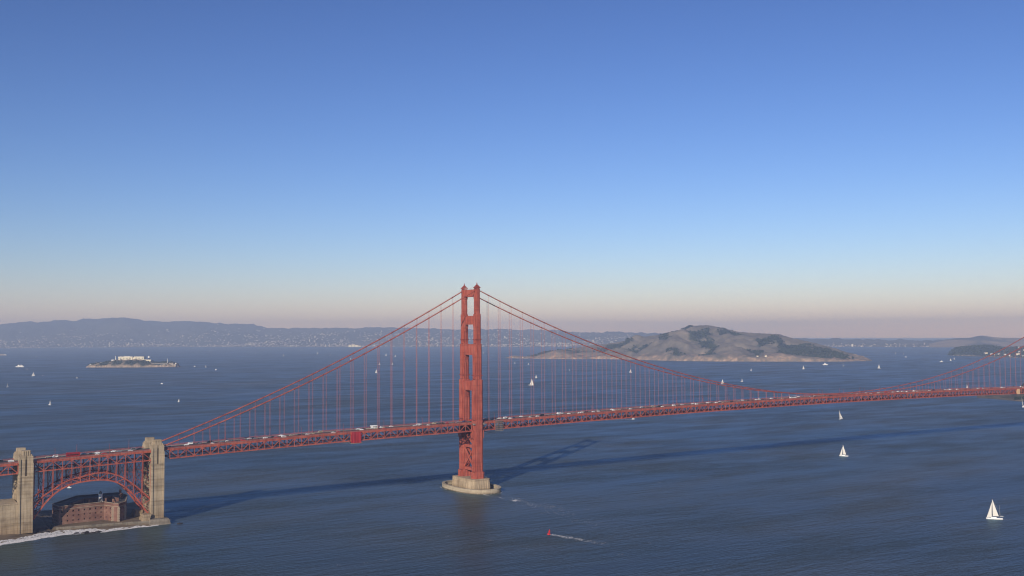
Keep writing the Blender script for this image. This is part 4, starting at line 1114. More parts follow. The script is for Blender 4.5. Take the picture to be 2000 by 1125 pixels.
def zu(x): return max(sm_interp(x, UCX, UCZ), zl(x) + 4.5)
OX = 401.5
for sg in (-1, 1):
    rib = empty('arch_rib', (0, 0, 0), 0, AR); y = sg * 11.6
    for nm, fz, w in (('lower_chord', zl, 1.25), ('upper_chord', zu, 1.1)):
        for i in range(APN):
            mb = MB(); m_ = 3
            for q in range(m_):
                xa = AXs[i] + PAN * q / m_; xb = AXs[i] + PAN * (q + 1) / m_
                mb.beam((xa + OX, y, fz(xa)), (xb + OX, y, fz(xb)), w, w * 0.9)
            mb.build(nm, M['orange'], rib)
    for i in range(APN + 1):
        x = AXs[i]; MB().beam((x + OX, y, zl(x)), (x + OX, y, zu(x)), 0.6, 0.6).build('web_post', M['orange'], rib)
        if i < APN:
            x2 = AXs[i + 1]
            if i < APN / 2: a_, b_ = (x + OX, y, zu(x)), (x2 + OX, y, zl(x2))
            else: a_, b_ = (x + OX, y, zl(x)), (x2 + OX, y, zu(x2))
            MB().beam(a_, b_, 0.55, 0.55).build('web_diagonal', M['orange'], rib)
    # spandrel columns and deck truss
    dt = empty('deck_truss', (0, 0, 0), 0, AR)
    y2 = sg * YT
    for i in range(APN + 1):
        x = AXs[i]; a_ = Vector((x + OX, y, zu(x) + 0.4)); b_ = Vector((x + OX, y2, zb(x) - 0.4))
        mb = MB(); mb.beam(a_ + Vector((-0.35, 0, 0)), b_ + Vector((-0.35, 0, 0)), 0.4, 0.7); mb.beam(a_ + Vector((0.35, 0, 0)), b_ + Vector((0.35, 0, 0)), 0.4, 0.7)
        L = b_.z - a_.z; nl = max(1, int(L / 2.2))
        for q in range(nl):
            f0, f1 = q / nl, (q + 1) / nl; s = 1 if q % 2 else -1
            mb.beam(a_.lerp(b_, f0) + Vector((-0.35 * s, 0, 0)), a_.lerp(b_, f1) + Vector((0.35 * s, 0, 0)), 0.14, 0.14)
        mb.build('spandrel_column', M['orange'], dt)
        MB().beam((x + OX, y2, zb(x)), (x + OX, y2, zb(x) + 7.62), 0.6, 0.6).build('post', M['orange'], dt)
        if i < APN:
            x2 = AXs[i + 1]; up0 = i % 2 == 0
            MB().beam((x + OX, y2, zb(x) + (7.3 if up0 else 0.3)), (x2 + OX, y2, zb(x2) + (0.3 if up0 else 7.3)), 0.45, 0.5).build('diagonal', M['orange'], dt)
            for nm, dz in (('top_chord', 7.62), ('bottom_chord', 0.0)):
                MB().beam((x + OX, y2, zb(x) + dz), (x2 + OX, y2, zb(x2) + dz), 0.8, 0.8).build(nm, M['orange'], dt)
            # half-height longitudinal struts in tall bays
            zmid = (zu(x) + zb(x)) / 2
    
# transverse sway frames and laterals between the two ribs
for i in range(APN + 1):
    x = AXs[i] + OX; xx = AXs[i]
    mb = MB(); lv = [zl(xx), zu(xx)]
    h = zb(xx) - zu(xx); nb = max(1, int(h / 9))
    lv += [zu(xx) + h * (q + 1) / nb for q in range(nb)]
    for q, z in enumerate(lv):
        mb.beam((x, -11.6, z), (x, 11.6, z), 0.45, 0.45)
        if q > 0:
            mb.beam((x - 0.02, -11.6, lv[q - 1]), (x - 0.02, 11.6, z), 0.34, 0.34); mb.beam((x + 0.02, 11.6, lv[q - 1]), (x + 0.02, -11.6, z), 0.34, 0.34)
    mb.build('sway_frame', M['orange_dk'], AR)
    if i < APN:
        x2 = AXs[i + 1]; mb = MB()
        for fz in (zl, zu):
            mb.beam((x, -11.6, fz(xx)), (x2 + OX, 11.6, fz(x2)), 0.4, 0.4); mb.beam((x, 11.6, fz(xx) + 0.02), (x2 + OX, -11.6, fz(x2) + 0.02), 0.4, 0.4)
        mb.build('lateral_brace', M['orange_dk'], AR)
        # inner columns under the stringers
dka = empty('deck', (0, 0, 0), 0, AR); dka.location = (OX, 0, 0)
deck(dka, -452.2, -341.503)
# approach viaduct at the left edge
AP = tag(empty('approach_viaduct', (-510, 0, 0)), 'orange approach truss entering from the left edge', 'bridge span')
for sg in (-1, 1):
    tr = empty('deck_truss', (510, 0, 0), 0, AP)
    truss(tr, -464.0 - 13 * PAN, 13, sg, sg < 0, True)
dkb = empty('deck', (510, 0, 0), 0, AP)
deck(dkb, -563.0, -452.203)
for x in (-500.0, -540.0):
    for sg in (-1, 1):
        MB().beam((x + 510, sg * 10, 29.0), (x + 510, sg * 10, zb(x) - 0.4), 1.2, 1.2).build('viaduct_column', M['orange'], AP)

# ------------------------------------------------------------------ brick fort
FT = tag(empty('brick_fort', (-395, 30, 4)), 'old red brick fort with gun openings under the steel arch', 'fort')
FP = [(-427.5, 3.5), (-388.3, 8.0), (-383.3, -4.0), (-379.3, -9.0), (-371.8, -1.0), (-361, 38), (-364.5, 60), (-402, 61), (-430, 22)]
FP = [(x + 395, y - 30) for x, y in FP]
FZ = 16.6
def wall_holes(p0, p1, z0, z1, holes, depth, inward):
    """flat wall from p0 to p1 with real rectangular recesses; holes = (u0,u1,za,zb) in metres along the wall"""
    p0, p1 = Vector((*p0, 0)), Vector((*p1, 0)); L = (p1 - p0).length; d = (p1 - p0) / L
    nrm = Vector(inward).normalized()
    us = sorted({0.0, L} | {h[0] for h in holes} | {h[1] for h in holes}); zs = sorted({z0, z1} | {h[2] for h in holes} | {h[3] for h in holes})
    mb = MB()
    P = lambda u, z, k=0.0: p0 + d * u + nrm * k + Vector((0, 0, z))
    for a_, b_ in zip(us, us[1:]):
        for c, e in zip(zs, zs[1:]):
            if any(h[0] - 1e-6 <= a_ and b_ <= h[1] + 1e-6 and h[2] - 1e-6 <= c and e <= h[3] + 1e-6 for h in holes): continue
            mb.add([P(a_, c), P(b_, c), P(b_, e), P(a_, e)], [(0, 1, 2, 3)])
    for (a_, b_, c, e) in holes:
        mb.add([P(a_, c), P(b_, c), P(b_, e), P(a_, e), P(a_, c, depth), P(b_, c, depth), P(b_, e, depth), P(a_, e, depth)],
               [(0, 4, 5, 1), (1, 5, 6, 2), (2, 6, 7, 3), (3, 7, 4, 0)])
    return mb, P
nF = len(FP); cxy = Vector((sum(q[0] for q in FP) / nF, sum(q[1] for q in FP) / nF))
IN = [((x - cxy.x) * 0.66 + cxy.x, (y - cxy.y) * 0.66 + cxy.y) for x, y in FP]
for i in range(nF):
    p0, p1 = FP[i], FP[(i + 1) % nF]
    L = math.hypot(p1[0] - p0[0], p1[1] - p0[1]); dx, dy = (p1[0] - p0[0]) / L, (p1[1] - p0[1]) / L
    inw = (-dy, dx, 0)
    holes = []
    nh = int(L / 4.6)
    if L > 9:
        for q in range(nh):
            uu = (q + 0.5) * L / nh
            for zq, w, h in ((2.2, 1.3, 1.3), (6.6, 1.2, 1.2), (10.4, 1.6, 1.6)): holes.append((uu - w / 2, uu + w / 2, zq, zq + h))
    mb, P = wall_holes(p0, p1, -1.5, FZ, holes, 1.1, inw)
    # parapet inner face and roof walk
    w_ = mb.build('wall', M['brick'], FT)
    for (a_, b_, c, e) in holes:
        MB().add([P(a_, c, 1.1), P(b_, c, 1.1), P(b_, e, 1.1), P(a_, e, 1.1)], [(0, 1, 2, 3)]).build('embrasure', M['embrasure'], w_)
    q0, q1 = IN[i], IN[(i + 1) % nF]
    MB().add([(p0[0], p0[1], FZ), (p1[0], p1[1], FZ), (p1[0] * 0.97 + q1[0] * 0.03, p1[1] * 0.97 + q1[1] * 0.03, FZ), (p0[0] * 0.97 + q0[0] * 0.03, p0[1] * 0.97 + q0[1] * 0.03, FZ),
              (p1[0] * 0.97 + q1[0] * 0.03, p1[1] * 0.97 + q1[1] * 0.03, FZ - 1.3), (p0[0] * 0.97 + q0[0] * 0.03, p0[1] * 0.97 + q0[1] * 0.03, FZ - 1.3), (q1[0], q1[1], FZ - 1.3), (q0[0], q0[1], FZ - 1.3)],
             [(0, 1, 2, 3), (3, 2, 4, 5), (5, 4, 6, 7)]).build('roof_walk', M['gravelroof'], FT)
    MB().add([(q0[0], q0[1], -1), (q1[0], q1[1], -1), (q1[0], q1[1], FZ - 1.3), (q0[0], q0[1], FZ - 1.3)], [(0, 1, 2, 3)]).build('courtyard_wall', M['brick'], FT)
    # stone string course and coping
    o1 = (dy * 0.22, -dx * 0.22)
    for zq, hh in ((FZ - 3.1, 0.38),):
        MB().beam((p0[0] + o1[0], p0[1] + o1[1], zq), (p1[0] + o1[0], p1[1] + o1[1], zq), 0.5, hh).build('string_course', M['granite'], FT)
    MB().beam((p0[0] + o1[0], p0[1] + o1[1], FZ - 0.15), (p1[0] + o1[0], p1[1] + o1[1], FZ - 0.15), 0.9, 0.36).build('coping', M['granite'], FT)
# granite quoins at the bastion corners: alternating long and short stones
for (cx_, cy_), nq in ((FP[2], 13), (FP[3], 13), (FP[4], 13)):
    for q in range(nq):
        s = 1.0 if q % 2 else 0.7
        MB().box(cx_ - s, cx_ + s, cy_ - s, cy_ + s, -1 + q * 1.08, -1 + q * 1.08 + 1.03).build('quoin', M['granite'], FT)
MB().prism(IN, -1.2, 0.3).build('courtyard_floor', M['gravelroof'], FT)
# rooftop bits: chimneys, hatch houses
for (x, y, w, h) in ((-386, 12, 1.2, 2.4), (-400, 14, 1.0, 2.0), (-380, 10, 1.4, 1.4), (-376, 12, 2.4, 1.8), (-368, 30, 2.0, 3.4), (-366, 44, 2.0, 4.6)):
    MB().box(x + 395 - w / 2, x + 395 + w / 2, y - 30 - w / 2, y - 30 + w / 2, FZ - 1.4, FZ + h).build('chimney', M['brick'], FT)
t = tag(empty('iron_lighthouse', (-389.5, 17.5, 4 + FZ - 1.3)), 'small white iron lighthouse standing on the fort roof', 'lighthouse')
for k in range(8):
    a_ = k * math.pi / 4; MB().tube([(2.1 * math.cos(a_), 2.1 * math.sin(a_), 0), (1.7 * math.cos(a_), 1.7 * math.sin(a_), 3.6)], 0.13, 5).build('leg', M['white'], t)
MB().lathe([(2.1, 3.6), (2.1, 3.9), (1.75, 3.903), (1.75, 6.8), (2.1, 6.803), (2.1, 7.1)], 10).build('watch_room', M['white'], t)
MB().lathe([(1.1, 7.103), (1.1, 8.8)], 10).build('lantern', M['glass'], t)
MB().lathe([(1.45, 8.803), (0.15, 10.0)], 10).build('lantern_roof', M['iron'], t)

# ------------------------------------------------------------------ works on the truss: tarpaulin enclosures and a scaffold cage
t = tag(empty('red_tarp_enclosure', (-146.5, -YT - 1.2, zb(-146.5))), 'bright red tarpaulin enclosure hung on the left truss', 'tarpaulin')
mb = MB(); n_ = 28
for i in range(n_ + 1):
    x = -5.1 + 10.2 * i / n_; y = -0.75 + 0.28 * math.sin(i * 1.9) + 0.12 * math.sin(i * 0.7)
    mb.v += [(x, y, -2.2 + 0.15 * math.sin(i * 0.9)), (x, y * 1.0, 3.4), (x, y * 0.8, 9.2)]
for i in range(n_):
    for q in range(2): a_ = i * 3 + q; mb.f.append((a_, a_ + 3, a_ + 4, a_ + 1)); mb.m.append(0)
o = mb.build('front_sheet', M['redtarp'], t, smooth=True)
for sx_ in (-1, 1):
    MB().box(sx_ * 5.1 - 0.05, sx_ * 5.1 + 0.05, -0.7, 4.0, -2.1, 9.1).build('side_sheet', M['redtarp'], t)
MB().box(-6.2, 6.2, -1.3, 6, -2.6, -2.3).build('platform', M['plank'], t)
mb = MB()
for x in (-14, -9): mb.beam((x, 0.5, -0.8), (-6.2, 0.5, -2.5), 0.2, 0.2); mb.beam((x, 4.5, -0.8), (-6.2, 4.5, -2.5), 0.2, 0.2)
mb.box(-13.5, -6.2, 0.3, 5, -1.9, -1.75); mb.build('hanging_platform', M['steel'], t)
t = tag(empty('beige_tarp_enclosure', (1057.0, -YT - 0.9, zb(1057))), 'pale beige tarpaulin panel on the far right truss', 'tarpaulin')
mb = MB()
for i in range(9):
    x = -3.6 + 0.9 * i; y = -0.3 + 0.12 * math.sin(i * 2.0)
    mb.v += [(x, y, -0.8), (x, y, 8.0)]
for i in range(8): a_ = i * 2; mb.f.append((a_, a_ + 2, a_ + 3, a_ + 1)); mb.m.append(0)
mb.build('front_sheet', M['beigetarp'], t)
for sx_ in (-1, 1): MB().box(sx_ * 3.62 - 0.04, sx_ * 3.62 + 0.04, -0.3, 2.0, -0.8, 8.0).build('side_sheet', M['beigetarp'], t)
t = tag(empty('scaffold_cage', (28.0, -YT - 1.1, zb(28))), 'grey scaffold cage on the truss right of the tower', 'scaffold')
for i in range(6):
    x = -4.8 + i * 1.92
    for y in (-1.0, 0.5): MB().beam((x, y, -2.4), (x, y, 9.2), 0.16, 0.16).build('standard', M['steel'], t)
for k in range(6):
    z = -1.8 + k * 2.1
    mb = MB()
    for y in (-1.0, 0.5): mb.beam((-5.0, y, z), (5.0, y, z), 0.13, 0.13); mb.beam((-5.0, y, z + 1.0), (5.0, y, z + 1.0), 0.10, 0.10)
    mb.build('ledger', M['steel'], t)
    MB().box(-5.0, 5.0, -0.9, 0.4, z + 0.1, z + 0.22).build('deck_board', M['plank'], t)
# safety net slung under the truss right of the tower
t = tag(empty('safety_net', (18.0, 0, zb(18))), 'sagging dark safety net under the truss beside the tower', 'net')
mb = MB()
for q in range(13):
    f_ = q / 12; x = -9 + 24 * f_; sag = -1.0 - 2.6 * 4 * f_ * (1 - f_)
    mb.beam((x, -14, sag), (x, 14, sag), 0.10, 0.10)
    if q < 12:
        f2 = (q + 1) / 12; x2 = -9 + 24 * f2; s2 = -1.0 - 2.6 * 4 * f2 * (1 - f2)
        for y in range(-14, 15, 4): mb.beam((x, y, sag), (x2, y, s2), 0.10, 0.10)
mb.build('mesh_ropes', M['iron'], t)
# machinery lumps at the tower ledge
for x, y, lab in ((-6.3, -YT - 3.2, 'grey work basket on the left side of the near tower leg at deck level'), (6.6, -YT - 3.2, 'grey work basket on the right side of the near tower leg at deck level')):
    t = tag(empty('work_basket', (x, y, 72.5)), lab, 'basket', 'work baskets at the tower')
    MB().box(-1.3, 1.3, -1.2, 1.0, 0, 0.25).build('floor', M['steel'], t)
    mb = MB()
    for xx in (-1.25, 1.25):
        for yy in (-1.15, 0.95): mb.beam((xx, yy, 0.25), (xx, yy, 2.6), 0.12, 0.12)
    for z in (1.2, 2.5):
        mb.beam((-1.25, -1.15, z), (1.25, -1.15, z), 0.1, 0.1); mb.beam((-1.25, 0.95, z), (1.25, 0.95, z), 0.1, 0.1)
    mb.build('cage', M['steel'], t); MB().box(-0.9, 0.6, -0.7, 0.6, 0.26, 1.5).build('winch', M['walk'], t)

# ------------------------------------------------------------------ street lamps
def ORD(n):
    w = ['first', 'second', 'third', 'fourth', 'fifth', 'sixth', 'seventh', 'eighth', 'ninth', 'tenth', 'eleventh', 'twelfth', 'thirteenth', 'fourteenth', 'fifteenth', 'sixteenth', 'seventeenth', 'eighteenth', 'nineteenth', 'twentieth']
    t = ['first', 'second', 'third', 'fourth', 'fifth', 'sixth', 'seventh', 'eighth', 'ninth']
    return w[n] if n < 20 else ('twenty-' if n < 29 else 'thirty-') + t[(n - 20) % 9 if n < 29 else (n - 30) % 9]
def make_lamp():
    t = empty('street_lamp')
    MB().tube([(0, 0, 0), (0, 0, 1.2), (0, 0, 8.6)], [0.24, 0.17, 0.11], 6).build('pole', M['orange_dk'], t)
    MB().tube([(0, 0, 8.4), (0, 0.6, 9.1), (0, 1.9, 9.25)], [0.11, 0.1, 0.08], 5).build('arm', M['orange_dk'], t)
    MB().frustum((-0.2, 0.2, 1.5, 2.3), (-0.3, 0.3, 1.4, 2.5), 8.85, 9.2).build('lamp_head', M['iron'], t)
    return t
lp = make_lamp(); first = True; kk = 0
xs_near = [-15.24 * 1.5 - 45.72 * k for k in range(11)][::-1] + [22.86 + 45.72 * k for k in range(28)]
for sg in (-1, 1):
    side = 'near' if sg < 0 else 'far'
    for i, x0 in enumerate(xs_near):
        x = x0 + (22.86 if sg > 0 else 0)
        if abs(x) < 9 or x > 1270 or abs(x + 347) < 8 or abs(x + 458) < 8: continue
        o = lp if first else copy_tree(lp); first = False; kk += 1
        o.location = (x, sg * 13.0, zr(x) + 0.25); o.rotation_euler = (0, 0, 0 if sg < 0 else math.pi)
        if x < -458: seg = 'left of the left pylon'; n0 = sum(1 for q in xs_near if q + (22.86 if sg > 0 else 0) < x)
        elif x < -347: seg = 'over the steel arch'; n0 = sum(1 for q in xs_near if -458 < q + (22.86 if sg > 0 else 0) < x)
        elif x < 0: seg = 'between pylon and tower'; n0 = sum(1 for q in xs_near if -347 < q + (22.86 if sg > 0 else 0) < x)
        else: seg = 'right of the tower'; n0 = sum(1 for q in xs_near if 0 < q + (22.86 if sg > 0 else 0) < x)
        tag(o, f'{ORD(n0)} orange street lamp from left on {side} sidewalk {seg}', 'street lamp', 'street lamps along the bridge')

# ------------------------------------------------------------------ vehicles
CARCOL = {'white': (0.80, 0.80, 0.78), 'silver': (0.52, 0.53, 0.54), 'black': (0.02, 0.02, 0.022), 'dark blue': (0.03, 0.05, 0.12), 'red': (0.42, 0.03, 0.03), 'grey': (0.16, 0.16, 0.17), 'tan': (0.40, 0.33, 0.22)}
for k, c in CARCOL.items():
    m, nt, p = new_mat('car_paint_' + k.replace(' ', '_')); p.inputs['Base Color'].default_value = (*c, 1); p.inputs['Roughness'].default_value = 0.3
    p.inputs['Coat Weight'].default_value = 0.6; M['car_' + k] = m
def loft(mb, secs):
    """secs: list of (x, half width, z0, z1, top half width)"""
    b = len(mb.v)
    for x, hw, z0, z1, tw in secs: mb.v += [(x, -hw, z0), (x, hw, z0), (x, hw, z0 + (z1 - z0) * 0.55), (x, tw, z1), (x, -tw, z1), (x, -hw, z0 + (z1 - z0) * 0.55)]
    for i in range(len(secs) - 1):
        for k in range(6):
            k2 = (k + 1) % 6; mb.f.append((b + i * 6 + k, b + (i + 1) * 6 + k, b + (i + 1) * 6 + k2, b + i * 6 + k2)); mb.m.append(0)
    mb.f.append(tuple(b + k for k in range(6))); mb.m.append(0)
    e = b + (len(secs) - 1) * 6; mb.f.append(tuple(e + k for k in range(6))[::-1]); mb.m.append(0)
MESH = {}
mb = MB(); loft(mb, [(-2.25, 0.78, 0.35, 0.85, 0.72), (-2.1, 0.86, 0.28, 1.0, 0.8), (2.0, 0.86, 0.28, 0.95, 0.8), (2.3, 0.76, 0.35, 0.75, 0.7)]); loft(mb, [(-1.5, 0.72, 0.98, 1.02, 0.7), (-0.85, 0.72, 0.98, 1.45, 0.62), (0.45, 0.72, 0.98, 1.45, 0.62), (1.2, 0.72, 0.94, 0.98, 0.7)]); MESH['sedan'] = mb
mb = MB(); loft(mb, [(-1.35, 0.74, 1.04, 1.08, 0.735), (-0.9, 0.74, 1.04, 1.36, 0.66), (0.5, 0.74, 1.04, 1.36, 0.66), (1.08, 0.74, 1.02, 1.06, 0.735)]); MESH['sedan_win'] = mb.mesh('windows', M['glass'])
mb = MB(); loft(mb, [(-2.4, 0.86, 0.4, 1.9, 0.8), (-2.2, 0.95, 0.32, 2.05, 0.85), (1.2, 0.95, 0.32, 2.05, 0.85), (1.9, 0.95, 0.32, 1.15, 0.88), (2.5, 0.85, 0.4, 0.95, 0.8)]); MESH['van'] = mb
mb = MB(); loft(mb, [(-2.0, 0.965, 1.25, 1.3, 0.96), (-1.9, 0.965, 1.25, 1.8, 0.9), (1.15, 0.965, 1.25, 1.8, 0.9), (1.55, 0.965, 1.2, 1.3, 0.95)]); MESH['van_win'] = mb.mesh('windows', M['glass'])
MESH['wheel'] = MB().lathe([(0.33, -0.11), (0.33, 0.11)], 10).mesh('wheel', M['tyre'])
cm = {}
def vehicle(kind, colour):
    t = empty('car' if kind == 'sedan' else 'van')
    key = (kind, colour)
    if key not in cm: cm[key] = MESH[kind].mesh('body', M['car_' + colour])
    link('body', cm[key], t); link('windows', MESH[kind + '_win'], t)
    for x in (-1.4, 1.4):
        for y in (-0.8, 0.8):
            w = link('wheel', MESH['wheel'], t); w.location = (x, y, 0.33); w.rotation_euler = (math.pi / 2, 0, 0)
    return t
proto = {}
cars = []
rnd = random.Random(77)
lanes = [(-7.7, 1), (-4.6, 1), (-1.6, 1), (1.6, -1), (4.6, -1), (7.7, -1)]
def add_car(x, ly, dr, kind=None, col=None):
    kind = kind or ('van' if rnd.random() < 0.24 else 'sedan')
    col = col or rnd.choices(list(CARCOL), (30, 14, 20, 6, 8, 14, 8))[0]
    cars.append([x, ly, dr, kind, col])
for ly, dr in lanes:
    x = -556 + rnd.uniform(0, 30)
    while x < 1270:
        gap = rnd.uniform(14, 74) * (0.9 if x < 300 else 1.3)
        x += gap
        if abs(ly + 4.6) < 0.1 and -432 < x < -404: continue
        add_car(x, ly, dr)
def seg_of(x):
    for a_, b_, s in ((-600, -458, 'left of the left pylon'), (-458, -347, 'over the steel arch'), (-347, -152, 'between right pylon and red tarp'), (-152, 0, 'between red tarp and tower'), (0, 320, 'just right of the tower'), (320, 700, 'where the cable dips'), (700, 1300, 'on the far right deck')):
        if a_ <= x < b_: return s
ordn = ['first', 'second', 'third', 'fourth', 'fifth', 'sixth', 'seventh', 'eighth', 'ninth', 'tenth', 'eleventh', 'twelfth']
cars.sort(key=lambda c: c[0])
cnt = {}
for x, ly, dr, kind, col in cars:
    key = (kind, col)
    if key not in proto: proto[key] = o = vehicle(kind, col)
    else: o = copy_tree(proto[key])
    o.location = (x, ly, zr(x) + 0.008); sl = math.atan((zr(x + 2) - zr(x - 2)) / 4)
    o.rotation_euler = (0, -sl if dr > 0 else sl, 0 if dr > 0 else math.pi)
    side = 'near' if ly < 0 else 'far'; s = seg_of(x); k = (kind, col, side, s); cnt[k] = cnt.get(k, 0) + 1
    tag(o, f"{ORD(cnt[k] - 1)} {col} {'car' if kind == 'sedan' else 'van'} in {side} lanes {s}", 'car' if kind == 'sedan' else 'van', 'vehicles on the bridge')
# bus, coach and box truck
def bus(name, x, ly, dr, L, H, body, label, cat):
    t = tag(empty(name, (x, ly, zr(x) + 0.008), 0 if dr > 0 else math.pi), label, cat, 'vehicles on the bridge')
    mb = MB(); mb.box(-L / 2, L / 2, -1.25, 1.25, 0.45, H - 0.15); mb.frustum((-L / 2, L / 2, -1.25, 1.25), (-L / 2 + 0.2, L / 2 - 0.2, -1.05, 1.05), H - 0.15, H)
    mb.build('body', body, t)
    for sg in (-1, 1):
        for k in range(int(L / 1.6) - 1):
            x0 = -L / 2 + 0.8 + k * 1.6; MB().box(x0, x0 + 1.35, *sorted((sg * 1.2, sg * 1.27)), 1.5, 2.4).build('window', M['glass'], t)
    MB().box(L / 2 - 0.05, L / 2 + 0.03, -1.1, 1.1, 1.2, 2.5).build('windscreen', M['glass'], t)
    for xx in (-L / 2 + 2.4, L / 2 - 2.4):
        for yy in (-1.1, 1.1):
            w = link('wheel', MESH['wheel'], t); w.location = (xx, yy, 0.48); w.rotation_euler = (math.pi / 2, 0, 0); w.scale = (1.45, 1.45, 1.2)
    return t
bus('double_deck_bus', -418, -4.6, 1, 11.5, 4.2, simple('bus_red', (0.24, 0.016, 0.022), 0.35), 'red bus crossing over the steel arch', 'bus')
bus('coach', 520, -4.6, 1, 12.0, 3.5, M['car_white'], 'white coach on the deck where the cable dips', 'bus')
t = bus('box_truck', -117.5, 4.6, -1, 7.6, 3.6, M['car_white'], 'white box truck left of the tower', 'truck')

# ------------------------------------------------------------------ boats
def sail_mesh(pts, belly):
    """triangular sail with a curved belly, both faces, real thickness"""
    a_, b_, c = [Vector(p) for p in pts]; n_ = 7; mb = MB(); idx = {}
    for side in (0, 1):
        for i in range(n_ + 1):
            for j in range(n_ + 1 - i):
                u, v = i / n_, j / n_; w = 1 - u - v
                q = a_ * w + b_ * u + c * v
                bl = belly * 27 * u * v * w * 0.55 + belly * 0.35 * 4 * v * w
                idx[(side, i, j)] = len(mb.v); mb.v.append((q.x, q.y + bl + (0.03 if side else -0.03), q.z))
    for i in range(n_):
        for j in range(n_ - i):
            for s in (0, 1):
                f = (idx[(s, i, j)], idx[(s, i + 1, j)], idx[(s, i, j + 1)]); mb.f.append(f if s else f[::-1]); mb.m.append(0)
                if j < n_ - i - 1:
                    f = (idx[(s, i + 1, j)], idx[(s, i + 1, j + 1)], idx[(s, i, j + 1)]); mb.f.append(f if s else f[::-1]); mb.m.append(0)
    return mb
def hull_mesh(L, beam, fb):
    """x forward; returns hull shell with deck"""
    mb = MB(); ns = 11; b = 0; rows = []
    for i in range(ns):
        f = i / (ns - 1); x = -L / 2 + L * f
        wdt = beam / 2 * (1 - max(0, (f - 0.42) / 0.58) ** 2.1) * (0.72 + 0.28 * min(1, f / 0.3))
        shr = fb * (1 + 0.30 * f * f); kl = -0.45 * math.sin(math.pi * min(1, 0.12 + f * 0.88))
        wdt = max(wdt, 0.04)
        rows.append(len(mb.v))
        mb.v += [(x, -wdt, shr), (x - 0.1 * f, -wdt * 0.82, 0.0), (x - 0.3 * f, 0, kl), (x - 0.1 * f, wdt * 0.82, 0.0), (x, wdt, shr), (x, wdt * 0.9, shr - 0.12), (x, 0, shr - 0.02), (x, -wdt * 0.9, shr - 0.12)]
    for i in range(ns - 1):
        for k in range(8):
            k2 = (k + 1) % 8; mb.f.append((rows[i] + k, rows[i] + k2, rows[i + 1] + k2, rows[i + 1] + k)); mb.m.append(0)
    mb.f.append(tuple(rows[0] + k for k in range(8))[::-1]); mb.m.append(0); mb.f.append(tuple(rows[-1] + k for k in range(8))); mb.m.append(0)
    return mb
BM = {}
BM['hull'] = hull_mesh(11.5, 3.4, 1.15).mesh('hull', M['white'], True)
mb = MB(); mb.frustum((-1.6, 2.6, -1.05, 1.05), (-1.3, 2.0, -0.85, 0.85), 1.0, 1.75); BM['cabin'] = mb.mesh('cabin', M['white'])
BM['mast'] = MB().tube([(1.0, 0, 0.6), (1.0, 0, 15.0)], [0.13, 0.08], 6).mesh('mast', M['steel'])
BM['boom'] = MB().tube([(1.0, 0, 2.2), (-3.9, 0.5, 2.25)], 0.09, 5).mesh('boom', M['steel'])
BM['main'] = sail_mesh([(0.85, 0, 2.45), (-3.0, 0.7, 2.45), (0.9, 0, 14.7)], 0.7).mesh('mainsail', M['sail'], True)
BM['jib'] = sail_mesh([(5.2, 0, 1.5), (1.9, 0.9, 1.8), (1.25, 0, 12.6)], 1.1).mesh('jib', M['sail'], True)
BM['mizzen'] = MB().tube([(-3.9, 0, 0.6), (-3.9, 0, 10.5)], [0.1, 0.06], 6).mesh('mizzen_mast', M['steel'])
mb = MB(); mb.tube([(-3.9, 0, 2.4), (-6.3, 0, 2.45)], 0.16, 5); mb.tube([(-3.9, -0.9, 6.8), (-3.9, 0.9, 6.8)], 0.05, 4); BM['mboom'] = mb.mesh('furled_mizzen', M['sail'])
mb = MB(); mb.tube([(5.6, 0, 1.5), (1.0, 0, 14.9)], 0.03, 3); mb.tube([(-5.6, 0, 1.3), (1.0, 0, 14.9)], 0.03, 3); BM['stays'] = mb.mesh('rigging', M['steel'])
BM['furl'] = MB().tube([(0.8, 0, 2.45), (-3.7, 0.45, 2.5)], 0.2, 6).mesh('furled_mainsail', M['sail'])
BM['keelcock'] = MB().box(-4.9, -1.8, -0.9, 0.9, 1.05, 1.12).mesh('cockpit', M['plank'])
def sailboat(kind):
    t = empty('sailboat')
    for nm, k in (('hull', 'hull'), ('cabin', 'cabin'), ('mast', 'mast'), ('boom', 'boom'), ('mainsail', 'main'), ('jib', 'jib'), ('rigging', 'stays'), ('cockpit', 'keelcock')): link(nm, BM[k], t)
    if kind in ('main', 'bare'):
        for ch in list(t.children):
            if ch.name.split('.')[0] == 'jib' or (kind == 'bare' and ch.name.split('.')[0] == 'mainsail'): bpy.data.objects.remove(ch)
    if kind == 'bare': link('furled_mainsail', BM['furl'], t)
    if kind == 'ketch': link('mizzen_mast', BM['mizzen'], t); link('furled_mizzen', BM['mboom'], t)
    return t
def motorboat():
    t = empty('motorboat')
    link('hull', hull_mesh(10, 3.3, 1.5).mesh('hull', M['white'], True), t)
    mb = MB(); mb.frustum((-2.6, 2.2, -1.3, 1.3), (-2.4, 1.0, -1.1, 1.1), 1.4, 3.1); cb = mb.build('cabin', M['white'], t)
    mb = MB(); mb.box(-2.2, 0.9, -1.27, 1.27, 2.1, 2.7); mb.build('window', M['glass'], cb)
    mb = MB(); mb.frustum((-1.8, 0.4, -0.9, 0.9), (-1.8, 0.0, -0.8, 0.8), 3.103, 4.1); mb.build('bridge', M['white'], t)
    return t
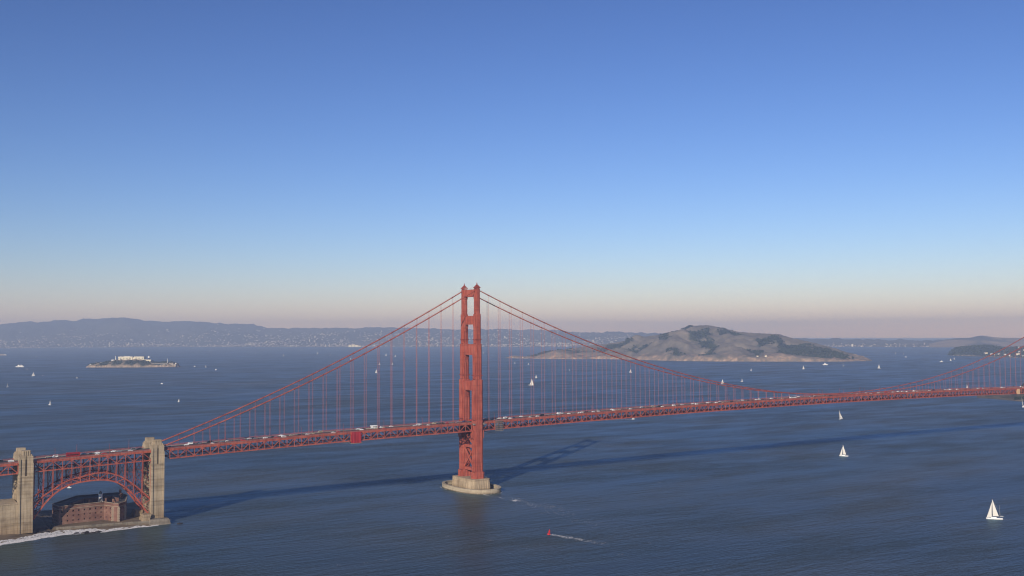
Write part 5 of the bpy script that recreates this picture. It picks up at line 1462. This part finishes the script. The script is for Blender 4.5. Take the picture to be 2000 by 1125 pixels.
def ferry():
    t = empty('ferry')
    link('hull', hull_mesh(48, 11, 3.2).mesh('hull', M['white'], True), t)
    for k, (x0, x1, z0, z1, w) in enumerate(((-21, 16, 3.0, 6.2, 4.9), (-18, 12, 6.203, 9.2, 4.4))):
        dkk = MB().box(x0, x1, -w, w, z0, z1).build('deckhouse', M['white'], t)
        mb = MB()
        for sg in (-1, 1): mb.box(x0 + 1, x1 - 1, *sorted((sg * (w - 0.1), sg * (w + 0.05))), z0 + 1.2, z1 - 0.8)
        mb.build('window', M['glass'], dkk)
    MB().frustum((2, 9, -3, 3), (3, 8, -2.6, 2.6), 9.203, 11.8).build('wheelhouse', M['white'], t)
    MB().box(-9, -5, -1.5, 1.5, 9.203, 12.6).build('funnel', M['pale'], t)
    return t
sl_p, kt_p, mt_p, fr_p = sailboat('sloop'), sailboat('ketch'), motorboat(), ferry()
mn_p, br_p = sailboat('main'), sailboat('bare')
used = set()
for (x, y, kind, size, hd, heel, lab) in BOATS:
    pr = {'main': mn_p, 'bare': br_p, 'sloop': sl_p, 'ketch': kt_p, 'motor': mt_p, 'ferry': fr_p}[kind]
    o = pr if kind not in used else copy_tree(pr); used.add(kind)
    s = {'main': size / 15.0, 'bare': size / 15.0, 'sloop': size / 15.0, 'ketch': size / 15.0, 'motor': size / 10.0, 'ferry': size / 48.0}[kind]
    o.location = (x, y, -0.15 * s); o.scale = (s, s, s); 
    # heel leans the mast towards the picture's left or right; resolve it to roll about the hull axis
    hdr = R_(hd); lean = R_(heel)
    rot = Matrix.Rotation(hdr, 4, 'Z') @ Matrix.Rotation(-lean if math.sin(hdr - R_(57)) > 0 else lean, 4, 'X')
    o.rotation_euler = rot.to_euler()
    cat = {'main': 'sailboat', 'bare': 'sailboat', 'sloop': 'sailboat', 'ketch': 'sailboat', 'motor': 'motorboat', 'ferry': 'ferry'}[kind]
    tag(o, lab, cat, 'boats on the bay')

# wakes
def wake(name, x, y, ang_, L, w0, w1, nb, size, label, seed, curve=0.0):
    rnd = random.Random(seed); cells = []
    for k in range(nb):
        f = rnd.random() ** 1.5; off = rnd.choice((-1, 1)) * (w0 + (w1 - w0) * f) * rnd.uniform(0.55, 1.0) if rnd.random() < 0.75 else rnd.uniform(-1, 1) * (w0 + (w1 - w0) * f) * 0.5
        a_ = ang_ + curve * f
        px = x + math.cos(a_) * L * f - math.sin(a_) * off; py = y + math.sin(a_) * L * f + math.cos(a_) * off
        cells.append((px, py, 0.03))
    return foam_mesh(name, cells, size, label, seed)
for nm, (bx, by), hd, L, w0, w1, nb, size, lab in (
        ('wake', (410.0, 2833.1), 147, 420, 0.8, 2.2, 900, 0.8, 'long straight white wake of the speedboat'),
        ('wake', (3916.5, 2774.1), 327, 420, 2.0, 6.0, 300, 1.5, 'short white wake of the cruiser off the big island'),
        ('wake', (760.1, 624.6), 347, 60, 0.8, 5, 120, 0.6, 'small wake behind the boat under the truss'),
        ('wake', (297.7, -438.8), 132, 150, 0.3, 3.2, 420, 0.20, 'thin pale wake trailing right from the large ketch'),
        ('wake', (587.2, -35.3), 137, 180, 0.3, 1.8, 220, 0.22, 'faint wake right of the sloop below the bridge shadow'),
        ('wake', (1096.8, 382.3), 332, 60, 0.4, 2.0, 120, 0.3, 'faint wake of the leaning sloop near the deck'),
        ('wake', (1398.0, 1918.8), 307, 90, 0.5, 2.4, 160, 0.5, 'thin wake of the tall cream sailboat')):
    wake(nm, bx, by, R_(hd + 180), L, w0, w1, nb, size, lab, int(abs(bx)))
# tide race downstream of the fender and of the buoy: separate torn patches of foam
def patches(name, spots, size, label, seed):
    rnd = random.Random(seed); cells = []
    for (px, py, L, W, n_) in spots:
        for _ in range(n_):
            a_ = rnd.gauss(0, 1) * L / 2; b_ = rnd.gauss(0, 1) * W / 2
            if fbm((px + a_) / 3.0, (py + b_) / 3.0, seed) < -0.12: continue
            cells.append((px + a_ * 0.10 + b_ * 0.99, py - a_ * 0.99 + b_ * 0.10, 0.03))
    return foam_mesh(name, cells, size, label, seed)
TIDE = [(-9.5, -46, 9, 0.7, 60), (-7, -70, 6, 1.5, 22), (-4, -96, 6, 4.5, 90), (1, -88, 12, 6, 30), (-5, -122, 18, 8, 34), (-3, -146, 22, 12, 36), (-9, -178, 26, 16, 40), (-20, -230, 30, 14, 30), (6, -150, 20, 6, 16)]
EDDY = [(-80.5, -269, 5, 1.2, 70), (-77.5, -277, 9, 1.6, 80), (-79.5, -281, 9, 0.9, 60), (-74.5, -287, 8, 3.0, 70), (-73, -297, 9, 4.0, 60), (-71.5, -309, 9, 4.5, 34), (-69, -320, 12, 5, 20)]
patches('tide_foam', [(q[0], q[1], q[2], q[3], int(q[4] * 1.7)) for q in TIDE], 0.42, 'broken white tide race trailing from the oval fender', 31)
patches('tide_foam', [(q[0], q[1], q[2], q[3], int(q[4] * 1.5)) for q in EDDY], 0.36, 'white eddy trailing to the right of the red buoy', 32)

# scattered whitecaps
rnd = random.Random(91); cells = []
for _ in range(420):
    x, y = rnd.uniform(-420, 1500), rnd.uniform(-480, 700)
    if fbm(x / 300.0, y / 300.0, 2.0) < -0.05 or y < -x * 0.9 - 700: continue
    for q in range(rnd.choice((1, 2, 3, 5))): cells.append((x + rnd.gauss(0, 1.6), y + rnd.gauss(0, 0.8), 0.03))
foam_mesh('whitecaps', cells, 0.42, 'tiny scattered white flecks on the open water', 91)
# lap of foam at the fender's waterline
cells = []
for _ in range(420):
    a_ = rnd.uniform(0, 6.283); c, s = math.cos(a_), math.sin(a_)
    if fbm(c * 3, s * 3, 5.0) < 0.0: continue
    k = rnd.uniform(1.0, 1.025); cells.append((25.2 * k * math.copysign(abs(c) ** 0.8, c), 45.2 * k * math.copysign(abs(s) ** 0.8, s), 0.03))
foam_mesh('fender_foam', cells, 0.35, 'thin line of foam lapping the oval fender', 92)

# red buoy
t = tag(empty('channel_buoy', (-82.0, -264.9, 0)), 'red channel buoy with a trailing eddy', 'buoy')
t.rotation_euler = (0.10, 0.14, 0.3)
MB().lathe([(0.9, -0.6), (1.35, -0.2), (1.35, 0.75), (1.0, 0.95)], 14).build('float', M['redbuoy'], t)
for k in range(4):
    a_ = k * math.pi / 2 + 0.4; MB().tube([(0.9 * math.cos(a_), 0.9 * math.sin(a_), 0.9), (0.35 * math.cos(a_), 0.35 * math.sin(a_), 3.6)], 0.09, 5).build('frame_leg', M['redbuoy'], t)
MB().box(-0.62, 0.62, -0.05, 0.05, 1.6, 3.5).build('radar_panel', M['redbuoy'], t); MB().box(-0.05, 0.05, -0.62, 0.62, 1.6, 3.5).build('radar_panel', M['redbuoy'], t)
MB().lathe([(0.28, 3.6), (0.28, 4.1), (0.1, 4.4)], 8).build('lantern', M['redbuoy'], t)

# ------------------------------------------------------------------ houses on the wooded headland
def gable(w, d, h, rh, wall, roof):
    mb = MB(); mb.box(-w / 2, w / 2, -d / 2, d / 2, -4, h)
    mb.add([(-w / 2 - 0.5, -d / 2 - 0.5, h + 0.003), (w / 2 + 0.5, -d / 2 - 0.5, h + 0.003), (w / 2 + 0.5, d / 2 + 0.5, h + 0.003), (-w / 2 - 0.5, d / 2 + 0.5, h + 0.003), (-w / 2 - 0.5, 0, h + rh), (w / 2 + 0.5, 0, h + rh)],
           [(0, 1, 5, 4), (2, 3, 4, 5), (0, 4, 3), (1, 2, 5), (3, 2, 1, 0)], 1)
    return mb.mesh('house', [wall, roof])
HM = [gable(16, 11, 7.5, 3.5, M['pale'], M['slate']), gable(20, 12, 8.5, 3.2, M['cream'], M['tileroof']), gable(13, 10, 7, 4, M['white'], M['slate']), gable(26, 13, 9, 2.5, M['white'], M['pale'])]
rnd = random.Random(19); nh = 0; tries = 0
while nh < 90 and tries < 6000:
    tries += 1
    i = rnd.randrange(12, 149); j = rnd.randrange(2, 24)
    x, y, z = BV[i * 50 + j]
    fi = i / 149.0; t = j / 49 * 1.9
    want = smooth(fi, 0.15, 0.26) * (1.0 if t < 0.22 else 0.5 * smooth(fi, 0.3, 0.4))
    if rnd.random() > want or z < 2: continue
    hk = rnd.choices(range(4), (4, 3, 4, 2))[0]
    o = link('hillside_house', HM[hk])
    o.location = (x + rnd.uniform(-6, 6), y + rnd.uniform(-6, 6), z + 0.8); o.rotation_euler = (0, 0, rnd.uniform(-0.7, 0.9) - 0.5); s = rnd.uniform(0.75, 1.15); o.scale = (s, s, s)
    tag(o, ('pale grey house with dark roof', 'cream house with red tiled roof', 'small white house with dark roof', 'large white flat-roofed house')[hk] + (' at the waterline of' if t < 0.12 else ' halfway up' if t < 0.35 else ' high on') + ' the right headland', 'house', 'houses on the wooded headland'); nh += 1
# a few buildings on the big island shore
for (ix, jx, w, lab) in ((178, 3, 14, 'tan building on the shore below the island woods'), (184, 2, 16, 'white building on the island shore right of the tan one'), (170, 16, 12, 'white hut up on the wooded flank of the big island'), (12, 6, 12, 'white building on the low left arm of the big island'), (5, 4, 9, 'tiny white hut near the left islet of the big island')):
    x, y, z = AV[ix * 90 + jx]
    o = link('shore_building', HM[0 if 'tan' not in lab else 1]); o.location = (x, y, z + 1); o.rotation_euler = (0, 0, -0.6); s = w / 24; o.scale = (s, s, s); tag(o, lab, 'building')
# bell tower and a long pale hotel on the far shore, a pier at the left edge
def ground_at(V, x, y): return min(V, key=lambda q: (q[0] - x) ** 2 + (q[1] - y) ** 2)[2]
far_tower('bell_tower', 3280.0, 16882.0, ground_at(EV, 3280.0, 16882.0), 14, 92, 'slim pale bell tower rising from the far city at left', 'tower')
t = tag(empty('long_hotel', (6005.0, 13350.0, ground_at(EV, 6005.0, 13350.0)), -0.55), 'large pale block of buildings on the far shore left of the tower', 'building')
for (x0, w, h) in ((-70, 44, 34), (-20, 40, 40), (26, 46, 32), (76, 40, 20)):
    MB().box(x0, x0 + w, -14, 14, -20, h).build('wing', M['cream'], t)
    MB().box(x0 - 1, x0 + w + 1, -15, 15, h + 0.01, h + 3).build('roof', M['tileroof'], t)
t = tag(empty('harbour_pier', (775.0, 9700.0, 0), -0.58), 'low dark pier reaching in from the left frame edge', 'pier')
MB().box(-160, 40, -8, 8, 2.0, 4.5).build('deck', M['greybuild'], t)
for k in range(14): MB().box(-155 + k * 14.5, -152 + k * 14.5, -7, 7, -3, 2.0).build('pile_bent', M['iron'], t)
MB().box(-60, 10, -5, 5, 4.5, 11).build('shed', M['greybuild'], t); MB().box(14, 30, -4, 4, 4.5, 10).build('shed', M['pale'], t)
# ------------------------------------------------------------------ haze: even air round the whole scene
hz_ = MB().box(-32000, 32000, -32000, 32000, -6.0, 640.0)
ho = hz_.build('haze', [])
m = bpy.data.materials.new('haze_air'); m.use_nodes = True; nt = m.node_tree; nt.nodes.clear()
pv = nt.nodes.new('ShaderNodeVolumePrincipled'); mo = nt.nodes.new('ShaderNodeOutputMaterial')
pv.inputs['Color'].default_value = (0.50, 0.64, 1.0, 1); pv.inputs['Absorption Color'].default_value = (0.42, 0.42, 0.42, 1); pv.inputs['Density'].default_value = 8.0e-5; pv.inputs['Anisotropy'].default_value = 0.0
pv.inputs['Density Attribute'].default_value = ''
nt.links.new(pv.outputs[0], mo.inputs['Volume'])
ho.data.materials.append(m)
tag(ho, kind='stuff'); ho['label'] = 'thin bluish haze over the whole bay'; ho['category'] = 'haze'
